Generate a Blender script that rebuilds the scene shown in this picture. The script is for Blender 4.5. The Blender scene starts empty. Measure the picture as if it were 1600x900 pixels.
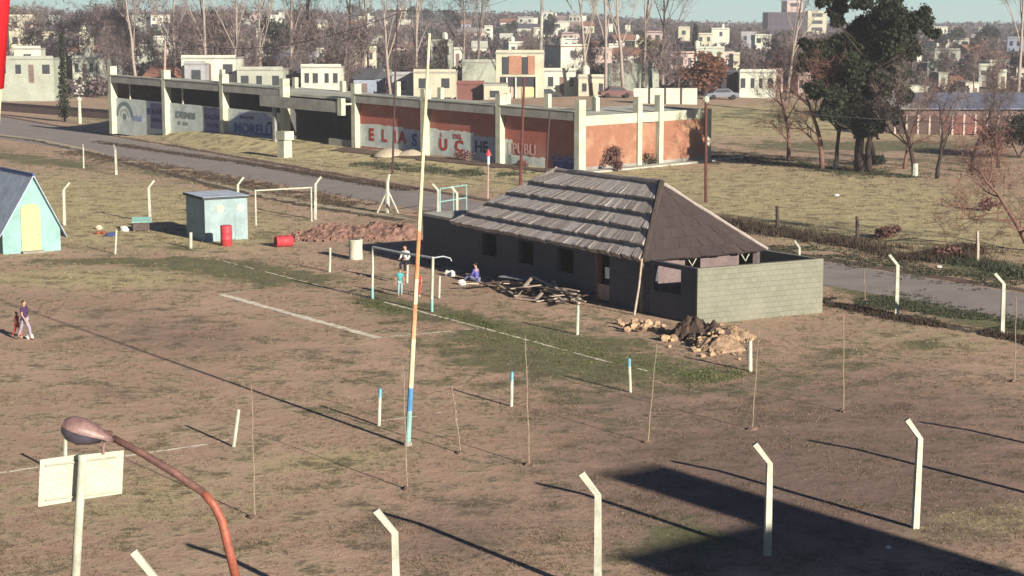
import bpy, math, random
import numpy as np
from mathutils import Vector, Matrix, noise
random.seed(7); rng = np.random.default_rng(7)
R = math.radians
scene = bpy.context.scene
col = scene.collection

# ------------------------------------------------------------------ camera
CAM_H, FOC, HOR = 11.0, 2750.0, 33.0
TH = math.atan((450 - HOR) / FOC)
cd = bpy.data.cameras.new('camera'); cam = bpy.data.objects.new('camera', cd); col.objects.link(cam)
cam.location = (0, 0, CAM_H); cam.rotation_euler = (math.pi / 2 - TH, 0, 0)
cd.sensor_width = 36; cd.lens = FOC / 1600 * 36; cd.clip_end = 6000; cd.clip_start = 0.5
scene.camera = cam
# ------------------------------------------------------------------ light
SUN_AZ, SUN_EL = 37.0, 18.0
SH = Vector((math.sin(R(SUN_AZ)), -math.cos(R(SUN_AZ)), 0))          # horizontal direction towards the sun
SUN = (SH * math.cos(R(SUN_EL)) + Vector((0, 0, math.sin(R(SUN_EL))))).normalized()
w = bpy.data.worlds.new('World'); scene.world = w; w.use_nodes = True
nt = w.node_tree; nt.nodes.clear()
sky = nt.nodes.new('ShaderNodeTexSky'); sky.sky_type = 'NISHITA'; sky.sun_disc = False
sky.sun_elevation = R(SUN_EL); sky.sun_rotation = R(180 - SUN_AZ)
sky.air_density = 1.0; sky.dust_density = 0.5; sky.ozone_density = 2.5; sky.altitude = 50
tint = nt.nodes.new('ShaderNodeMix'); tint.data_type = 'RGBA'; tint.blend_type = 'MULTIPLY'
tint.inputs[0].default_value = 1.0; tint.inputs[7].default_value = (0.30, 0.35, 0.50, 1)
bg = nt.nodes.new('ShaderNodeBackground'); bg.inputs[1].default_value = 0.05
wo = nt.nodes.new('ShaderNodeOutputWorld')
nt.links.new(sky.outputs[0], tint.inputs[6]); tcw = nt.nodes.new('ShaderNodeTexCoord'); sxyz = nt.nodes.new('ShaderNodeSeparateXYZ'); nt.links.new(tcw.outputs['Generated'], sxyz.inputs[0])
hzr = nt.nodes.new('ShaderNodeMapRange'); hzr.interpolation_type = 'SMOOTHERSTEP'; hzr.inputs[1].default_value = -0.02; hzr.inputs[2].default_value = 0.20; nt.links.new(sxyz.outputs[2], hzr.inputs[0])
hmix = nt.nodes.new('ShaderNodeMix'); hmix.data_type = 'RGBA'; nt.links.new(hzr.outputs[0], hmix.inputs[0])
hmix.inputs[6].default_value = (5.0, 7.6, 6.9, 1)          # pale blue-green horizon air of the photograph
nt.links.new(tint.outputs[2], hmix.inputs[7]); nt.links.new(hmix.outputs[2], bg.inputs[0]); nt.links.new(bg.outputs[0], wo.inputs[0])
sd = bpy.data.lights.new('sun', 'SUN'); sd.energy = 5.0; sd.angle = R(0.55); sd.color = (1.0, 0.90, 0.74)
so = bpy.data.objects.new('sun', sd); col.objects.link(so); so.location = (30, -40, 60)
so.rotation_euler = (-SUN).to_track_quat('-Z', 'Y').to_euler()
vs = scene.view_settings; vs.view_transform = 'Standard'; vs.look = 'None'; vs.gamma = 1; vs.use_curve_mapping = False
vs.exposure = 0.9
scene.render.engine = 'CYCLES'
scene.cycles.volume_bounces = 0; scene.cycles.max_bounces = 4; scene.cycles.diffuse_bounces = 1

# ------------------------------------------------------------------ pixel <-> world
cT, sT = math.cos(TH), math.sin(TH)
def ray(px, py):
    a, b = (px - 800) / FOC, (450 - py) / FOC
    return Vector((a, cT + b * sT, -sT + b * cT))
def G(px, py, z=0.0):
    r = ray(px, py); t = (z - CAM_H) / r.z
    return Vector((r.x * t, r.y * t, z))
def PY(px, py, Y):
    r = ray(px, py); t = Y / r.y
    return Vector((r.x * t, Y, CAM_H + r.z * t))
def proj(x, y, z):
    dz = z - CAM_H
    f = y * cT - dz * sT; u = y * sT + dz * cT
    f = np.maximum(f, 1e-3)
    return 800 + FOC * x / f, 450 - FOC * u / f
def sm(a, b, x):
    t = np.clip((x - a) / (b - a), 0, 1); return t * t * (3 - 2 * t)

# ------------------------------------------------------------------ brick garage block frame (terrain follows it)
BC = Vector((5.0, 130.0)); BU = Vector((0.725, -0.688)); BN = Vector((0.688, 0.725)); BL = 60.0
BO = BC - BU * BL
RU0, RU1 = G(0, 183), G(1600, 459); _ud = (RU1 - RU0).normalized(); RN = Vector((-_ud.y, _ud.x)) if _ud.x > 0 else Vector((_ud.y, -_ud.x))
def T(x, y):
    x = np.asarray(x, float); y = np.asarray(y, float)
    s = (x - BC.x) * (-BU.x) + (y - BC.y) * (-BU.y)       # metres along the block towards its far end
    q = (x - BC.x) * BN.x + (y - BC.y) * BN.y             # metres behind its front
    bank = 1.41 / 60 * np.clip(s, 0, 64) * sm(-5.0, -1.2, q) * sm(0.8, 5.0, (x - RU0.x) * RN.x + (y - RU0.y) * RN.y) * (1 - sm(60, 160, q)) * (1 - sm(64, 80, s))
    left = 1 - sm(-20, 120, x - 0.02 * y)
    hill = sm(330, 950, y) * (3.0 + 7.0 * left)
    return bank + hill
def T1(x, y): return float(T(x, y))

# ------------------------------------------------------------------ materials
MATS = {}
def mat(name, c, rough=0.85, scale=3.0, amt=0.25, bump=0.15, c2=None, stretch=None, spec=0.2, metal=0.0, rnd=0.0, fine=None, local=False):
    if name in MATS: return MATS[name]
    m = bpy.data.materials.new(name); m.use_nodes = True; n = m.node_tree; N = n.nodes; L = n.links
    b = N['Principled BSDF']; b.inputs['Roughness'].default_value = rough
    b.inputs['Specular IOR Level'].default_value = spec; b.inputs['Metallic'].default_value = metal
    tc = N.new('ShaderNodeTexCoord') if local else N.new('ShaderNodeNewGeometry')
    vec = tc.outputs['Object'] if local else tc.outputs['Position']
    if stretch:
        mp = N.new('ShaderNodeMapping'); mp.inputs['Scale'].default_value = stretch; L.new(vec, mp.inputs[0]); vec = mp.outputs[0]
    t1 = N.new('ShaderNodeTexNoise'); t1.inputs['Scale'].default_value = scale; t1.inputs['Detail'].default_value = 6
    t1.inputs['Roughness'].default_value = 0.65; L.new(vec, t1.inputs['Vector'])
    r1 = N.new('ShaderNodeValToRGB'); r1.color_ramp.elements[0].position = 0.36; r1.color_ramp.elements[1].position = 0.66
    L.new(t1.outputs[0], r1.inputs[0])
    cc = c2 if c2 else tuple(x * (1 - amt) for x in c)
    r1.color_ramp.elements[0].color = (*cc, 1); r1.color_ramp.elements[1].color = (*c, 1)
    out = r1.outputs[0]
    if fine:
        t3 = N.new('ShaderNodeTexNoise'); t3.inputs['Scale'].default_value = fine; t3.inputs['Detail'].default_value = 3; L.new(vec, t3.inputs['Vector'])
        mr = N.new('ShaderNodeMapRange'); mr.inputs[3].default_value = 0.6; mr.inputs[4].default_value = 1.4; L.new(t3.outputs[0], mr.inputs[0])
        mx = N.new('ShaderNodeMix'); mx.data_type = 'RGBA'; mx.blend_type = 'MULTIPLY'; mx.inputs[0].default_value = 1
        L.new(out, mx.inputs[6]); L.new(mr.outputs[0], mx.inputs[7]); out = mx.outputs[2]
    if rnd:
        oi = N.new('ShaderNodeObjectInfo'); mr = N.new('ShaderNodeMapRange'); mr.inputs[3].default_value = 1 - rnd; mr.inputs[4].default_value = 1 + rnd
        L.new(oi.outputs['Random'], mr.inputs[0])
        mx = N.new('ShaderNodeMix'); mx.data_type = 'RGBA'; mx.blend_type = 'MULTIPLY'; mx.inputs[0].default_value = 1
        L.new(out, mx.inputs[6]); L.new(mr.outputs[0], mx.inputs[7]); out = mx.outputs[2]
    L.new(out, b.inputs['Base Color'])
    if bump:
        bp = N.new('ShaderNodeBump'); bp.inputs['Strength'].default_value = bump; bp.inputs['Distance'].default_value = 0.05
        L.new(t1.outputs[0], bp.inputs['Height']); L.new(bp.outputs[0], b.inputs['Normal'])
    MATS[name] = m; return m

def brick_mat(name, c1, c2, mortar, bw=0.26, bh=0.075, stain=None, rot=0.0, bump=0.5, fade=0.5, mort=0.012):
    m = bpy.data.materials.new(name); m.use_nodes = True; n = m.node_tree; N = n.nodes; L = n.links
    b = N['Principled BSDF']; b.inputs['Roughness'].default_value = 0.9; b.inputs['Specular IOR Level'].default_value = 0.15
    g = N.new('ShaderNodeNewGeometry')
    mp = N.new('ShaderNodeMapping'); mp.vector_type = 'POINT'; mp.inputs['Rotation'].default_value = (0, 0, rot); L.new(g.outputs['Position'], mp.inputs[0])
    sp = N.new('ShaderNodeSeparateXYZ'); L.new(mp.outputs[0], sp.inputs[0])
    ad = N.new('ShaderNodeMath'); ad.operation = 'ADD'; L.new(sp.outputs[0], ad.inputs[0]); L.new(sp.outputs[1], ad.inputs[1])
    cb = N.new('ShaderNodeCombineXYZ'); L.new(ad.outputs[0], cb.inputs[0]); L.new(sp.outputs[2], cb.inputs[1])
    br = N.new('ShaderNodeTexBrick'); L.new(cb.outputs[0], br.inputs['Vector'])
    br.inputs['Color1'].default_value = (*c1, 1); br.inputs['Color2'].default_value = (*c2, 1); br.inputs['Mortar'].default_value = (*mortar, 1)
    br.inputs['Scale'].default_value = 1; br.inputs['Brick Width'].default_value = bw; br.inputs['Row Height'].default_value = bh
    br.inputs['Mortar Size'].default_value = mort
    ns = N.new('ShaderNodeTexNoise'); ns.inputs['Scale'].default_value = 0.55; ns.inputs['Detail'].default_value = 7; ns.inputs['Roughness'].default_value = 0.7
    L.new(g.outputs['Position'], ns.inputs['Vector'])
    rp = N.new('ShaderNodeValToRGB'); rp.color_ramp.elements[0].position = 0.47; rp.color_ramp.elements[1].position = 0.62; L.new(ns.outputs[0], rp.inputs[0])
    rp.color_ramp.elements[1].color = (fade, fade, fade, 1)
    mx = N.new('ShaderNodeMix'); mx.data_type = 'RGBA'; L.new(rp.outputs[0], mx.inputs[0]); L.new(br.outputs[0], mx.inputs[6])
    mx.inputs[7].default_value = (*(stain or c1), 1)
    L.new(mx.outputs[2], b.inputs['Base Color'])
    bp = N.new('ShaderNodeBump'); bp.inputs['Strength'].default_value = bump; bp.inputs['Distance'].default_value = 0.02; bp.invert = True
    L.new(br.outputs['Fac'], bp.inputs['Height']); L.new(bp.outputs[0], b.inputs['Normal'])
    MATS[name] = m; return m

CREAM = mat('cream_concrete', (0.53, 0.54, 0.43), scale=1.2, amt=0.3, fine=14)
CONC = mat('weathered_concrete', (0.34, 0.33, 0.31), scale=0.9, amt=0.35, fine=10)
ROOFC = mat('pale_roof_screed', (0.50, 0.51, 0.45), scale=0.35, amt=0.35, fine=6)
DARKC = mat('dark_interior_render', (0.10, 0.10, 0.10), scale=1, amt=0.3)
WHITEP = mat('white_post_paint', (0.54, 0.56, 0.47), scale=2.6, amt=0.34, fine=40, rough=0.7)
BRICKF = brick_mat('painted_red_brick', (0.46, 0.12, 0.09), (0.36, 0.09, 0.07), (0.32, 0.16, 0.13), rot=R(43.5), stain=(0.38, 0.19, 0.15), fade=0.7)
BRICKS = brick_mat('orange_brick', (0.30, 0.105, 0.065), (0.22, 0.075, 0.05), (0.34, 0.21, 0.14), rot=R(43.5), stain=(0.42, 0.27, 0.18), fade=0.6)
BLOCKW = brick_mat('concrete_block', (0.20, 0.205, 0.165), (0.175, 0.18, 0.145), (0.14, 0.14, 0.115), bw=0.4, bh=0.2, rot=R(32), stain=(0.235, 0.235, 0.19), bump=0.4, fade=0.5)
BLOCKD = brick_mat('shade_toned_block', (0.085, 0.088, 0.11), (0.075, 0.078, 0.10), (0.06, 0.06, 0.08), bw=0.4, bh=0.2, rot=R(32), stain=(0.095, 0.095, 0.12), bump=0.4, fade=0.5)  # grey block again, with the wall's shade put into a darker, bluer colour
PWHITE = mat('chalky_white_wall_paint', (0.62, 0.68, 0.66), scale=1.1, amt=0.28, fine=9)
PBLUE = mat('faded_blue_wall_paint', (0.30, 0.36, 0.55), scale=1.3, amt=0.3, fine=9)
PLILAC = mat('lilac_blue_wall_paint', (0.26, 0.24, 0.42), scale=1.3, amt=0.35, fine=9)
INKB = mat('blue_lettering_paint', (0.05, 0.09, 0.33), scale=4, amt=0.3, fine=20)
INKG = mat('grey_green_lettering_paint', (0.20, 0.26, 0.26), scale=4, amt=0.3, fine=20)
INKR = mat('red_lettering_paint', (0.45, 0.06, 0.05), scale=4, amt=0.3, fine=20)
INKD = mat('dark_lettering_paint', (0.05, 0.05, 0.12), scale=4, amt=0.3, fine=20)

# ------------------------------------------------------------------ mesh builder
class Fr:
    def __init__(s, o, ang=0.0): s.o = Vector((o[0], o[1], o[2] if len(o) > 2 else 0)); s.c = math.cos(ang); s.s = math.sin(ang); s.ang = ang
    def __call__(s, p): return Vector((s.o.x + p[0] * s.c - p[1] * s.s, s.o.y + p[0] * s.s + p[1] * s.c, s.o.z + p[2]))
ID = Fr((0, 0, 0))
class MB:
    def __init__(s, fr=ID, shear=None): s.v = []; s.f = []; s.m = []; s.fr = fr; s.shear = shear; s.smooth = False
    def add(s, pts, faces, mi=0):
        k = len(s.v)
        for p in pts:
            if s.shear: p = (p[0], p[1], p[2] + s.shear(p[0], p[1]))
            s.v.append(s.fr(p))
        for f in faces: s.f.append([k + i for i in f]); s.m.append(mi)
        return s
    def box(s, x0, x1, y0, y1, z0, z1, mi=0, j=0.0):
        p = [(x, y, z) for z in (z0, z1) for x, y in ((x0, y0), (x1, y0), (x1, y1), (x0, y1))]
        if j: p = [(a + random.uniform(-j, j), b + random.uniform(-j, j), c + random.uniform(-j, j)) for a, b, c in p]
        return s.add(p, [(3, 2, 1, 0), (4, 5, 6, 7), (0, 1, 5, 4), (1, 2, 6, 5), (2, 3, 7, 6), (3, 0, 4, 7)], mi)
    def hexa(s, p, mi=0):
        return s.add(p, [(3, 2, 1, 0), (4, 5, 6, 7), (0, 1, 5, 4), (1, 2, 6, 5), (2, 3, 7, 6), (3, 0, 4, 7)], mi)
    def seg(s, p0, p1, th, z0, z1, mi=0):       # a wall between two ground points
        a, b = Vector(p0[:2]), Vector(p1[:2]); d = (b - a).normalized(); n = Vector((-d.y, d.x)) * th / 2
        q = [a - n, b - n, b + n, a + n]
        return s.hexa([(v.x, v.y, z0) for v in q] + [(v.x, v.y, z1) for v in q], mi)
    def prism(s, poly, z0, z1, mi=0):
        n = len(poly); p = [(x, y, z0) for x, y in poly] + [(x, y, z1) for x, y in poly]
        return s.add(p, [tuple(range(n - 1, -1, -1)), tuple(range(n, 2 * n))] + [(i, (i + 1) % n, n + (i + 1) % n, n + i) for i in range(n)], mi)
    def tube(s, pts, rad, n=8, mi=0, cap=True, ph=0.0):
        pts = [Vector(p) for p in pts]
        if not hasattr(rad, '__len__'): rad = [rad] * len(pts)
        k = len(s.v); P = []
        for i, p in enumerate(pts):
            d = (pts[min(i + 1, len(pts) - 1)] - pts[max(i - 1, 0)]).normalized()
            up = Vector((0, 0, 1)) if abs(d.z) < 0.9 else Vector((1, 0, 0))
            a = d.cross(up).normalized(); b = d.cross(a)
            for q in range(n):
                t = ph + 2 * math.pi * q / n; P.append(p + (a * math.cos(t) + b * math.sin(t)) * rad[i])
        F = []
        for i in range(len(pts) - 1):
            for q in range(n):
                F.append((i * n + q, (i + 1) * n + q, (i + 1) * n + (q + 1) % n, i * n + (q + 1) % n))
        if cap: F.append(tuple(range(n))); F.append(tuple(reversed(range((len(pts) - 1) * n, len(pts) * n))))
        return s.add(P, F, mi)
    def lathe(s, prof, c, n=20, mi=0):            # prof: (r, z) pairs, closed at both ends
        P = []; F = []
        for r, z in prof:
            for q in range(n): t = 2 * math.pi * q / n; P.append((c[0] + r * math.cos(t), c[1] + r * math.sin(t), c[2] + z))
        for i in range(len(prof) - 1):
            for q in range(n): F.append((i * n + q, i * n + (q + 1) % n, (i + 1) * n + (q + 1) % n, (i + 1) * n + q))
        F.append(tuple(reversed(range(n)))); F.append(tuple(range((len(prof) - 1) * n, len(prof) * n)))
        return s.add(P, F, mi)
    def blob(s, c, r, n=8, j=0.2, mi=0, flat=1.0, seed=None):   # a lumpy closed stone
        rr = random.Random(seed) if seed is not None else random
        rows = 5; P = []; F = []
        c = Vector(c); r3 = (r, r, r * flat) if not hasattr(r, '__len__') else r
        for i in range(rows):
            ph = math.pi * (i + 0.5) / rows
            for q in range(n):
                t = 2 * math.pi * q / n + i; k = 1 + rr.uniform(-j, j)
                P.append(c + Vector((r3[0] * math.sin(ph) * math.cos(t) * k, r3[1] * math.sin(ph) * math.sin(t) * k, -r3[2] * math.cos(ph) * k)))
        for i in range(rows - 1):
            for q in range(n): F.append((i * n + q, i * n + (q + 1) % n, (i + 1) * n + (q + 1) % n, (i + 1) * n + q))
        F.append(tuple(reversed(range(n)))); F.append(tuple(range((rows - 1) * n, rows * n)))
        return s.add(P, F, mi)
    def build(s, name, m, parent=None, smooth=False):
        me = bpy.data.meshes.new(name)
        off = parent.location if parent is not None and not parent.get('_local') else Vector((0, 0, 0))
        pp = parent.parent if parent is not None else None
        if parent is not None and pp is not None: off = pp.location
        me.from_pydata([tuple(v - off) for v in s.v], [], s.f)
        for x in (m if isinstance(m, (list, tuple)) else [m]): me.materials.append(x)
        if isinstance(m, (list, tuple)): me.polygons.foreach_set('material_index', s.m)
        if smooth: me.polygons.foreach_set('use_smooth', [True] * len(me.polygons))
        me.update()
        o = bpy.data.objects.new(name, me); col.objects.link(o)
        if parent is not None: o.parent = parent
        return o
def tag(o, label=None, cat=None, group=None, kind=None):
    if label: o['label'] = label
    if cat: o['category'] = cat
    if group: o['group'] = group
    if kind: o['kind'] = kind
    return o
def thing(name, label, cat, loc, group=None):
    o = bpy.data.objects.new(name, None); col.objects.link(o); o.location = Vector(loc); o.empty_display_size = 0.3
    return tag(o, label, cat, group)
def copy_tree(src, loc, rz=0.0, sc=(1, 1, 1), label=None, group=None, parent=None, tilt=(0, 0)):
    c = src.copy(); col.objects.link(c)
    if parent is not None: c.parent = parent
    else: c.location = loc; c.rotation_euler = (tilt[0], tilt[1], rz); c.scale = sc
    if label: c['label'] = label
    if group: c['group'] = group
    for ch in list(src.children): copy_tree(ch, None, parent=c)
    return c
class Rep:                                         # first use moves the prototype, later uses copy it
    def __init__(s, proto): s.p = proto; s.used = False
    def put(s, loc, rz=0.0, sc=(1, 1, 1), label=None, group=None, tilt=(0, 0)):
        if not s.used:
            s.used = True; s.args = (loc, rz, sc, label, group, tilt)
            s.late = True; return None
        return copy_tree(s.p, loc, rz, sc, label, group, tilt=tilt)
    def close(s):
        loc, rz, sc, label, group, tilt = s.args
        s.p.location = loc; s.p.rotation_euler = (tilt[0], tilt[1], rz); s.p.scale = sc
        if label: s.p['label'] = label
        if group: s.p['group'] = group

# ------------------------------------------------------------------ ground
LINE_A = [G(325, 402), G(581, 467), G(675, 487), G(740, 510), G(955, 567)]
def gauss(px, py, cx, cy, rx, ry, rot=0.0):
    c, s = math.cos(rot), math.sin(rot); dx, dy = px - cx, py - cy
    u = (dx * c + dy * s) / rx; v = (-dx * s + dy * c) / ry
    return np.exp(-(u * u + v * v) ** 1.3)
GREEN = [(890, 556, 270, 46, .16, .85), (640, 485, 110, 12, .25, .8), (380, 425, 170, 20, .1, .85), (200, 408, 170, 7, 0, .7), (470, 440, 70, 14, .2, .6), (260, 385, 60, 8, 0, .4), (650, 478, 90, 8, .26, 1), (760, 505, 120, 12, .26, .95),
  (900, 545, 130, 16, .26, .9), (1040, 580, 130, 16, .1, .9), (800, 560, 160, 30, .1, .55), (1110, 585, 70, 12, 0, .6), (1150, 520, 60, 8, 0, .1),
  (1430, 540, 60, 12, 0, .6), (1320, 560, 90, 25, 0, .45), (1080, 840, 80, 30, .2, .8), (1030, 870, 90, 40, .2, .5), (880, 830, 60, 15, 0, .3), (1400, 470, 130, 14, .17, .85), (1560, 505, 120, 15, .17, .9),
  (1350, 228, 230, 9, 0, .9), (1500, 250, 120, 20, 0, .5), (1170, 180, 100, 10, 0, .5), (1380, 350, 30, 6, 0, .2), (1300, 370, 120, 10, .17, .5), (1520, 420, 90, 14, .17, .8), (420, 370, 30, 10, 0, .6), (60, 250, 150, 9, .12, .7), (330, 285, 220, 7, .17, .6), (560, 330, 90, 6, .17, .8),
  (200, 190, 110, 7, .1, .5), (620, 262, 90, 8, .1, .4), (180, 620, 70, 18, .2, .3), (560, 640, 120, 25, .1, .25), (900, 620, 160, 25, 0, .2), (1220, 590, 120, 25, 0, .3), (1500, 870, 80, 10, .1, .25), (950, 500, 60, 6, .2, .5), (300, 650, 80, 15, .2, .2), (880, 535, 230, 42, .15, .62), (840, 605, 220, 30, 0, .42), (620, 590, 140, 25, .1, .3), (1080, 610, 150, 20, 0, .4), (1000, 660, 200, 25, 0, .25), (1350, 600, 120, 30, 0, .3), (760, 630, 90, 20, 0, .3)]
STRAW = [(150, 330, 330, 60, .1, 1), (150, 435, 240, 22, 0, .7), (500, 240, 420, 28, .15, 1), (1350, 330, 420, 70, .1, .9), (900, 270, 400, 35, .1, .8), (200, 780, 320, 60, 0, .5), (500, 720, 200, 30, -.1, .5), (1520, 815, 140, 30, -.1, .9), (1450, 530, 200, 35, 0, .45), (60, 640, 140, 60, 0, .25), (1300, 190, 500, 30, 0, .9)]
DARK = [(260, 520, 240, 48, .1, .42), (520, 560, 160, 40, .2, .3), (1280, 740, 520, 190, 0, .72), (1000, 640, 260, 70, 0, .5), (700, 830, 200, 80, 0, .5), (620, 500, 0, 0, 0, 0), (560, 470, 0, 0, 0, 0), (180, 615, 70, 12, .25, .5), (1250, 640, 250, 60, 0, .35), (1300, 720, 260, 60, 0, .5), (850, 800, 160, 70, 0, .45), (640, 560, 160, 40, 0, .25), (900, 600, 200, 50, 0, .4), (1130, 540, 60, 14, 0, .6), (1330, 770, 200, 50, 0, .3), (700, 860, 160, 50, 0, .3)]  # darker soil patches; the broad right-hand blobs also paint in vignette darkening
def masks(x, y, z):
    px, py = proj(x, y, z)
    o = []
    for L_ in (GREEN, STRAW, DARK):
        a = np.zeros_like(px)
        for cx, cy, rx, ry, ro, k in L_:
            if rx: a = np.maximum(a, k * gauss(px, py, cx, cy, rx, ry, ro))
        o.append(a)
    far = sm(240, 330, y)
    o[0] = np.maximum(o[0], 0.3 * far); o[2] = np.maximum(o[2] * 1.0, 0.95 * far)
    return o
ys = [-80, -50, -25, -10, 0, 8, 14]
while ys[-1] < 4200: ys.append(ys[-1] + max(0.3, ys[-1] * 0.0085))
us = np.concatenate([-(np.linspace(1, 0, 40) ** 1.6 * 0.6 + 0.4), np.linspace(-0.4, 0.4, 201)[1:-1], np.linspace(0, 1, 40) ** 1.6 * 0.6 + 0.4])
Y, U = np.meshgrid(np.array(ys), us, indexing='ij')
X = U * (70 + 0.75 * np.maximum(Y, 0)); Z = T(X, Y)
V = np.stack([X.ravel(), Y.ravel(), Z.ravel()], 1)
nr, nc = X.shape
idx = np.arange(nr * nc).reshape(nr, nc)
Fq = np.stack([idx[:-1, :-1], idx[:-1, 1:], idx[1:, 1:], idx[1:, :-1]], -1).reshape(-1, 4)
def np_mesh(name, V, F, k):
    me = bpy.data.meshes.new(name); me.vertices.add(len(V)); me.vertices.foreach_set('co', np.asarray(V, np.float32).ravel())
    me.loops.add(len(F) * k); me.loops.foreach_set('vertex_index', np.asarray(F, np.int32).ravel())
    me.polygons.add(len(F)); me.polygons.foreach_set('loop_start', np.arange(len(F), dtype=np.int32) * k)
    me.polygons.foreach_set('loop_total', np.full(len(F), k, np.int32)); me.update(calc_edges=True); return me
me = np_mesh('ground', V, Fq, 4)
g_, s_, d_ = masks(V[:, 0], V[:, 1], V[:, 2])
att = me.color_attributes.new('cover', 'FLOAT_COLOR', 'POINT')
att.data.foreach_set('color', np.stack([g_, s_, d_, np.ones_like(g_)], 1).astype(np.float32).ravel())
me.polygons.foreach_set('use_smooth', np.ones(len(Fq), bool))
m = bpy.data.materials.new('ground_dirt_and_grass'); m.use_nodes = True; n = m.node_tree; N = n.nodes; L = n.links
b = N['Principled BSDF']; b.inputs['Roughness'].default_value = 0.95; b.inputs['Specular IOR Level'].default_value = 0.1
ge = N.new('ShaderNodeNewGeometry'); at = N.new('ShaderNodeVertexColor'); at.layer_name = 'cover'
sp = N.new('ShaderNodeSeparateColor'); L.new(at.outputs[0], sp.inputs[0])
def ns(scale, det=6, ro=0.65, dist=0.0):
    t = N.new('ShaderNodeTexNoise'); t.inputs['Scale'].default_value = scale; t.inputs['Detail'].default_value = det
    t.inputs['Roughness'].default_value = ro; t.inputs['Distortion'].default_value = dist; L.new(ge.outputs['Position'], t.inputs['Vector']); return t.outputs[0]
def ma(op, a, b_, clamp=False):
    t = N.new('ShaderNodeMath'); t.operation = op; t.use_clamp = clamp
    for i, v in enumerate((a, b_)):
        if isinstance(v, (int, float)): t.inputs[i].default_value = v
        else: L.new(v, t.inputs[i])
    return t.outputs[0]
def rampv(v, lo, hi):
    t = N.new('ShaderNodeMapRange'); t.interpolation_type = 'SMOOTHSTEP'; t.inputs[1].default_value = lo; t.inputs[2].default_value = hi; L.new(v, t.inputs[0]); return t.outputs[0]
def mixc(f, a, c):
    t = N.new('ShaderNodeMix'); t.data_type = 'RGBA'
    if isinstance(f, (int, float)): t.inputs[0].default_value = f
    else: L.new(f, t.inputs[0])
    for i, v in ((6, a), (7, c)):
        if isinstance(v, tuple): t.inputs[i].default_value = (*v, 1)
        else: L.new(v, t.inputs[i])
    return t.outputs[2]
big = ns(0.12, 4); mid = ns(0.8, 6, 0.7); fin = ns(3.6, 6, 0.8, 0.0); vfin = ns(22, 3, 0.7)
base = mixc(rampv(big, 0.35, 0.65), (0.44, 0.295, 0.225), (0.55, 0.38, 0.285))
base = mixc(rampv(mid, 0.42, 0.62), base, (0.49, 0.385, 0.265))
straw = mixc(rampv(mid, 0.4, 0.62), (0.56, 0.49, 0.28), (0.42, 0.35, 0.21))
fs = rampv(ma('ADD', sp.outputs[1], ma('MULTIPLY', ma('SUBTRACT', mid, 0.5), 1.6)), 0.2, 0.65)
c1 = mixc(fs, base, straw)
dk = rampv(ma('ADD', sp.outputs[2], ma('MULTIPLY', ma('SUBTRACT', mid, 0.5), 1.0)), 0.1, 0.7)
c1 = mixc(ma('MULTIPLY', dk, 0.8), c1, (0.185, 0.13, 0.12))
grn = mixc(rampv(fin, 0.35, 0.65), (0.10, 0.115, 0.062), (0.22, 0.22, 0.12))
fg = rampv(ma('ADD', ma('ADD', sp.outputs[0], ma('MULTIPLY', ma('SUBTRACT', ns(0.28, 4, 0.6), 0.46), 1.3)), ma('ADD', ma('MULTIPLY', ma('SUBTRACT', mid, 0.5), 1.5), ma('MULTIPLY', ma('SUBTRACT', fin, 0.5), 0.9))), 0.26, 0.66)
c1 = mixc(ma('MULTIPLY', fg, 0.9), c1, grn)
# scattered weeds and clods: olive-brown flecks everywhere
fl = rampv(ma('ADD', fin, ma('MULTIPLY', ma('SUBTRACT', mid, 0.5), 1.1)), 0.53, 0.66)
c1 = mixc(ma('MULTIPLY', fl, 0.72), c1, (0.135, 0.11, 0.075))
va = rampv(vfin, 0.3, 0.7)
c1 = mixc(ma('MULTIPLY', va, 0.4), c1, mixc(0.5, c1, (0.1, 0.08, 0.06)))
L.new(c1, b.inputs['Base Color'])
bp = N.new('ShaderNodeBump'); bp.inputs['Strength'].default_value = 0.4; bp.inputs['Distance'].default_value = 0.06
L.new(ma('ADD', fin, ma('MULTIPLY', vfin, 0.3)), bp.inputs['Height'])
bp2 = N.new('ShaderNodeBump'); bp2.inputs['Strength'].default_value = 0.5; bp2.inputs['Distance'].default_value = 0.15
L.new(mid, bp2.inputs['Height']); L.new(bp.outputs[0], bp2.inputs['Normal']); L.new(bp2.outputs[0], b.inputs['Normal'])
me.materials.append(m)
go = bpy.data.objects.new('ground', me); col.objects.link(go); tag(go, kind='structure')

# sheets laid on the ground (road, path, marks): strips between two polylines, following the terrain
def strip(name, A, B, dz, m, n=160, rag=0.0, kind='structure', parent=None):
    def lerp(P, t):
        t *= len(P) - 1; i = min(int(t), len(P) - 2); return P[i].lerp(P[i + 1], t - i)
    mb = MB(); P = []
    for i in range(n + 1):
        a, c = lerp(A, i / n), lerp(B, i / n)
        if rag:
            k = noise.noise(Vector((i * 0.37, dz * 99, 3))) * rag; k2 = noise.noise(Vector((i * 0.41, 7, dz * 77))) * rag
            d = (c - a).normalized(); a = a + d * k; c = c + d * k2
        for q in range(5):
            v = a.lerp(c, q / 4); P.append((v.x, v.y, T1(v.x, v.y) + dz))
    F = [(i * 5 + q, i * 5 + q + 1, i * 5 + q + 6, i * 5 + q + 5) for i in range(n) for q in range(4)]
    mb.add(P, F); o = mb.build(name, m, parent)
    if o.data.polygons[0].normal.z < 0: o.data.flip_normals()
    return tag(o, kind=kind)
ROADM = mat('dusty_grey_asphalt', (0.315, 0.28, 0.265), scale=0.6, amt=0.22, fine=9, bump=0.1)
PATHM = mat('pale_trodden_earth', (0.50, 0.42, 0.31), scale=1.5, amt=0.25, fine=12, bump=0.4)
KERBM = mat('old_kerb_concrete', (0.30, 0.26, 0.22), scale=1.5, amt=0.4, fine=12, bump=0.4)
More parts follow.
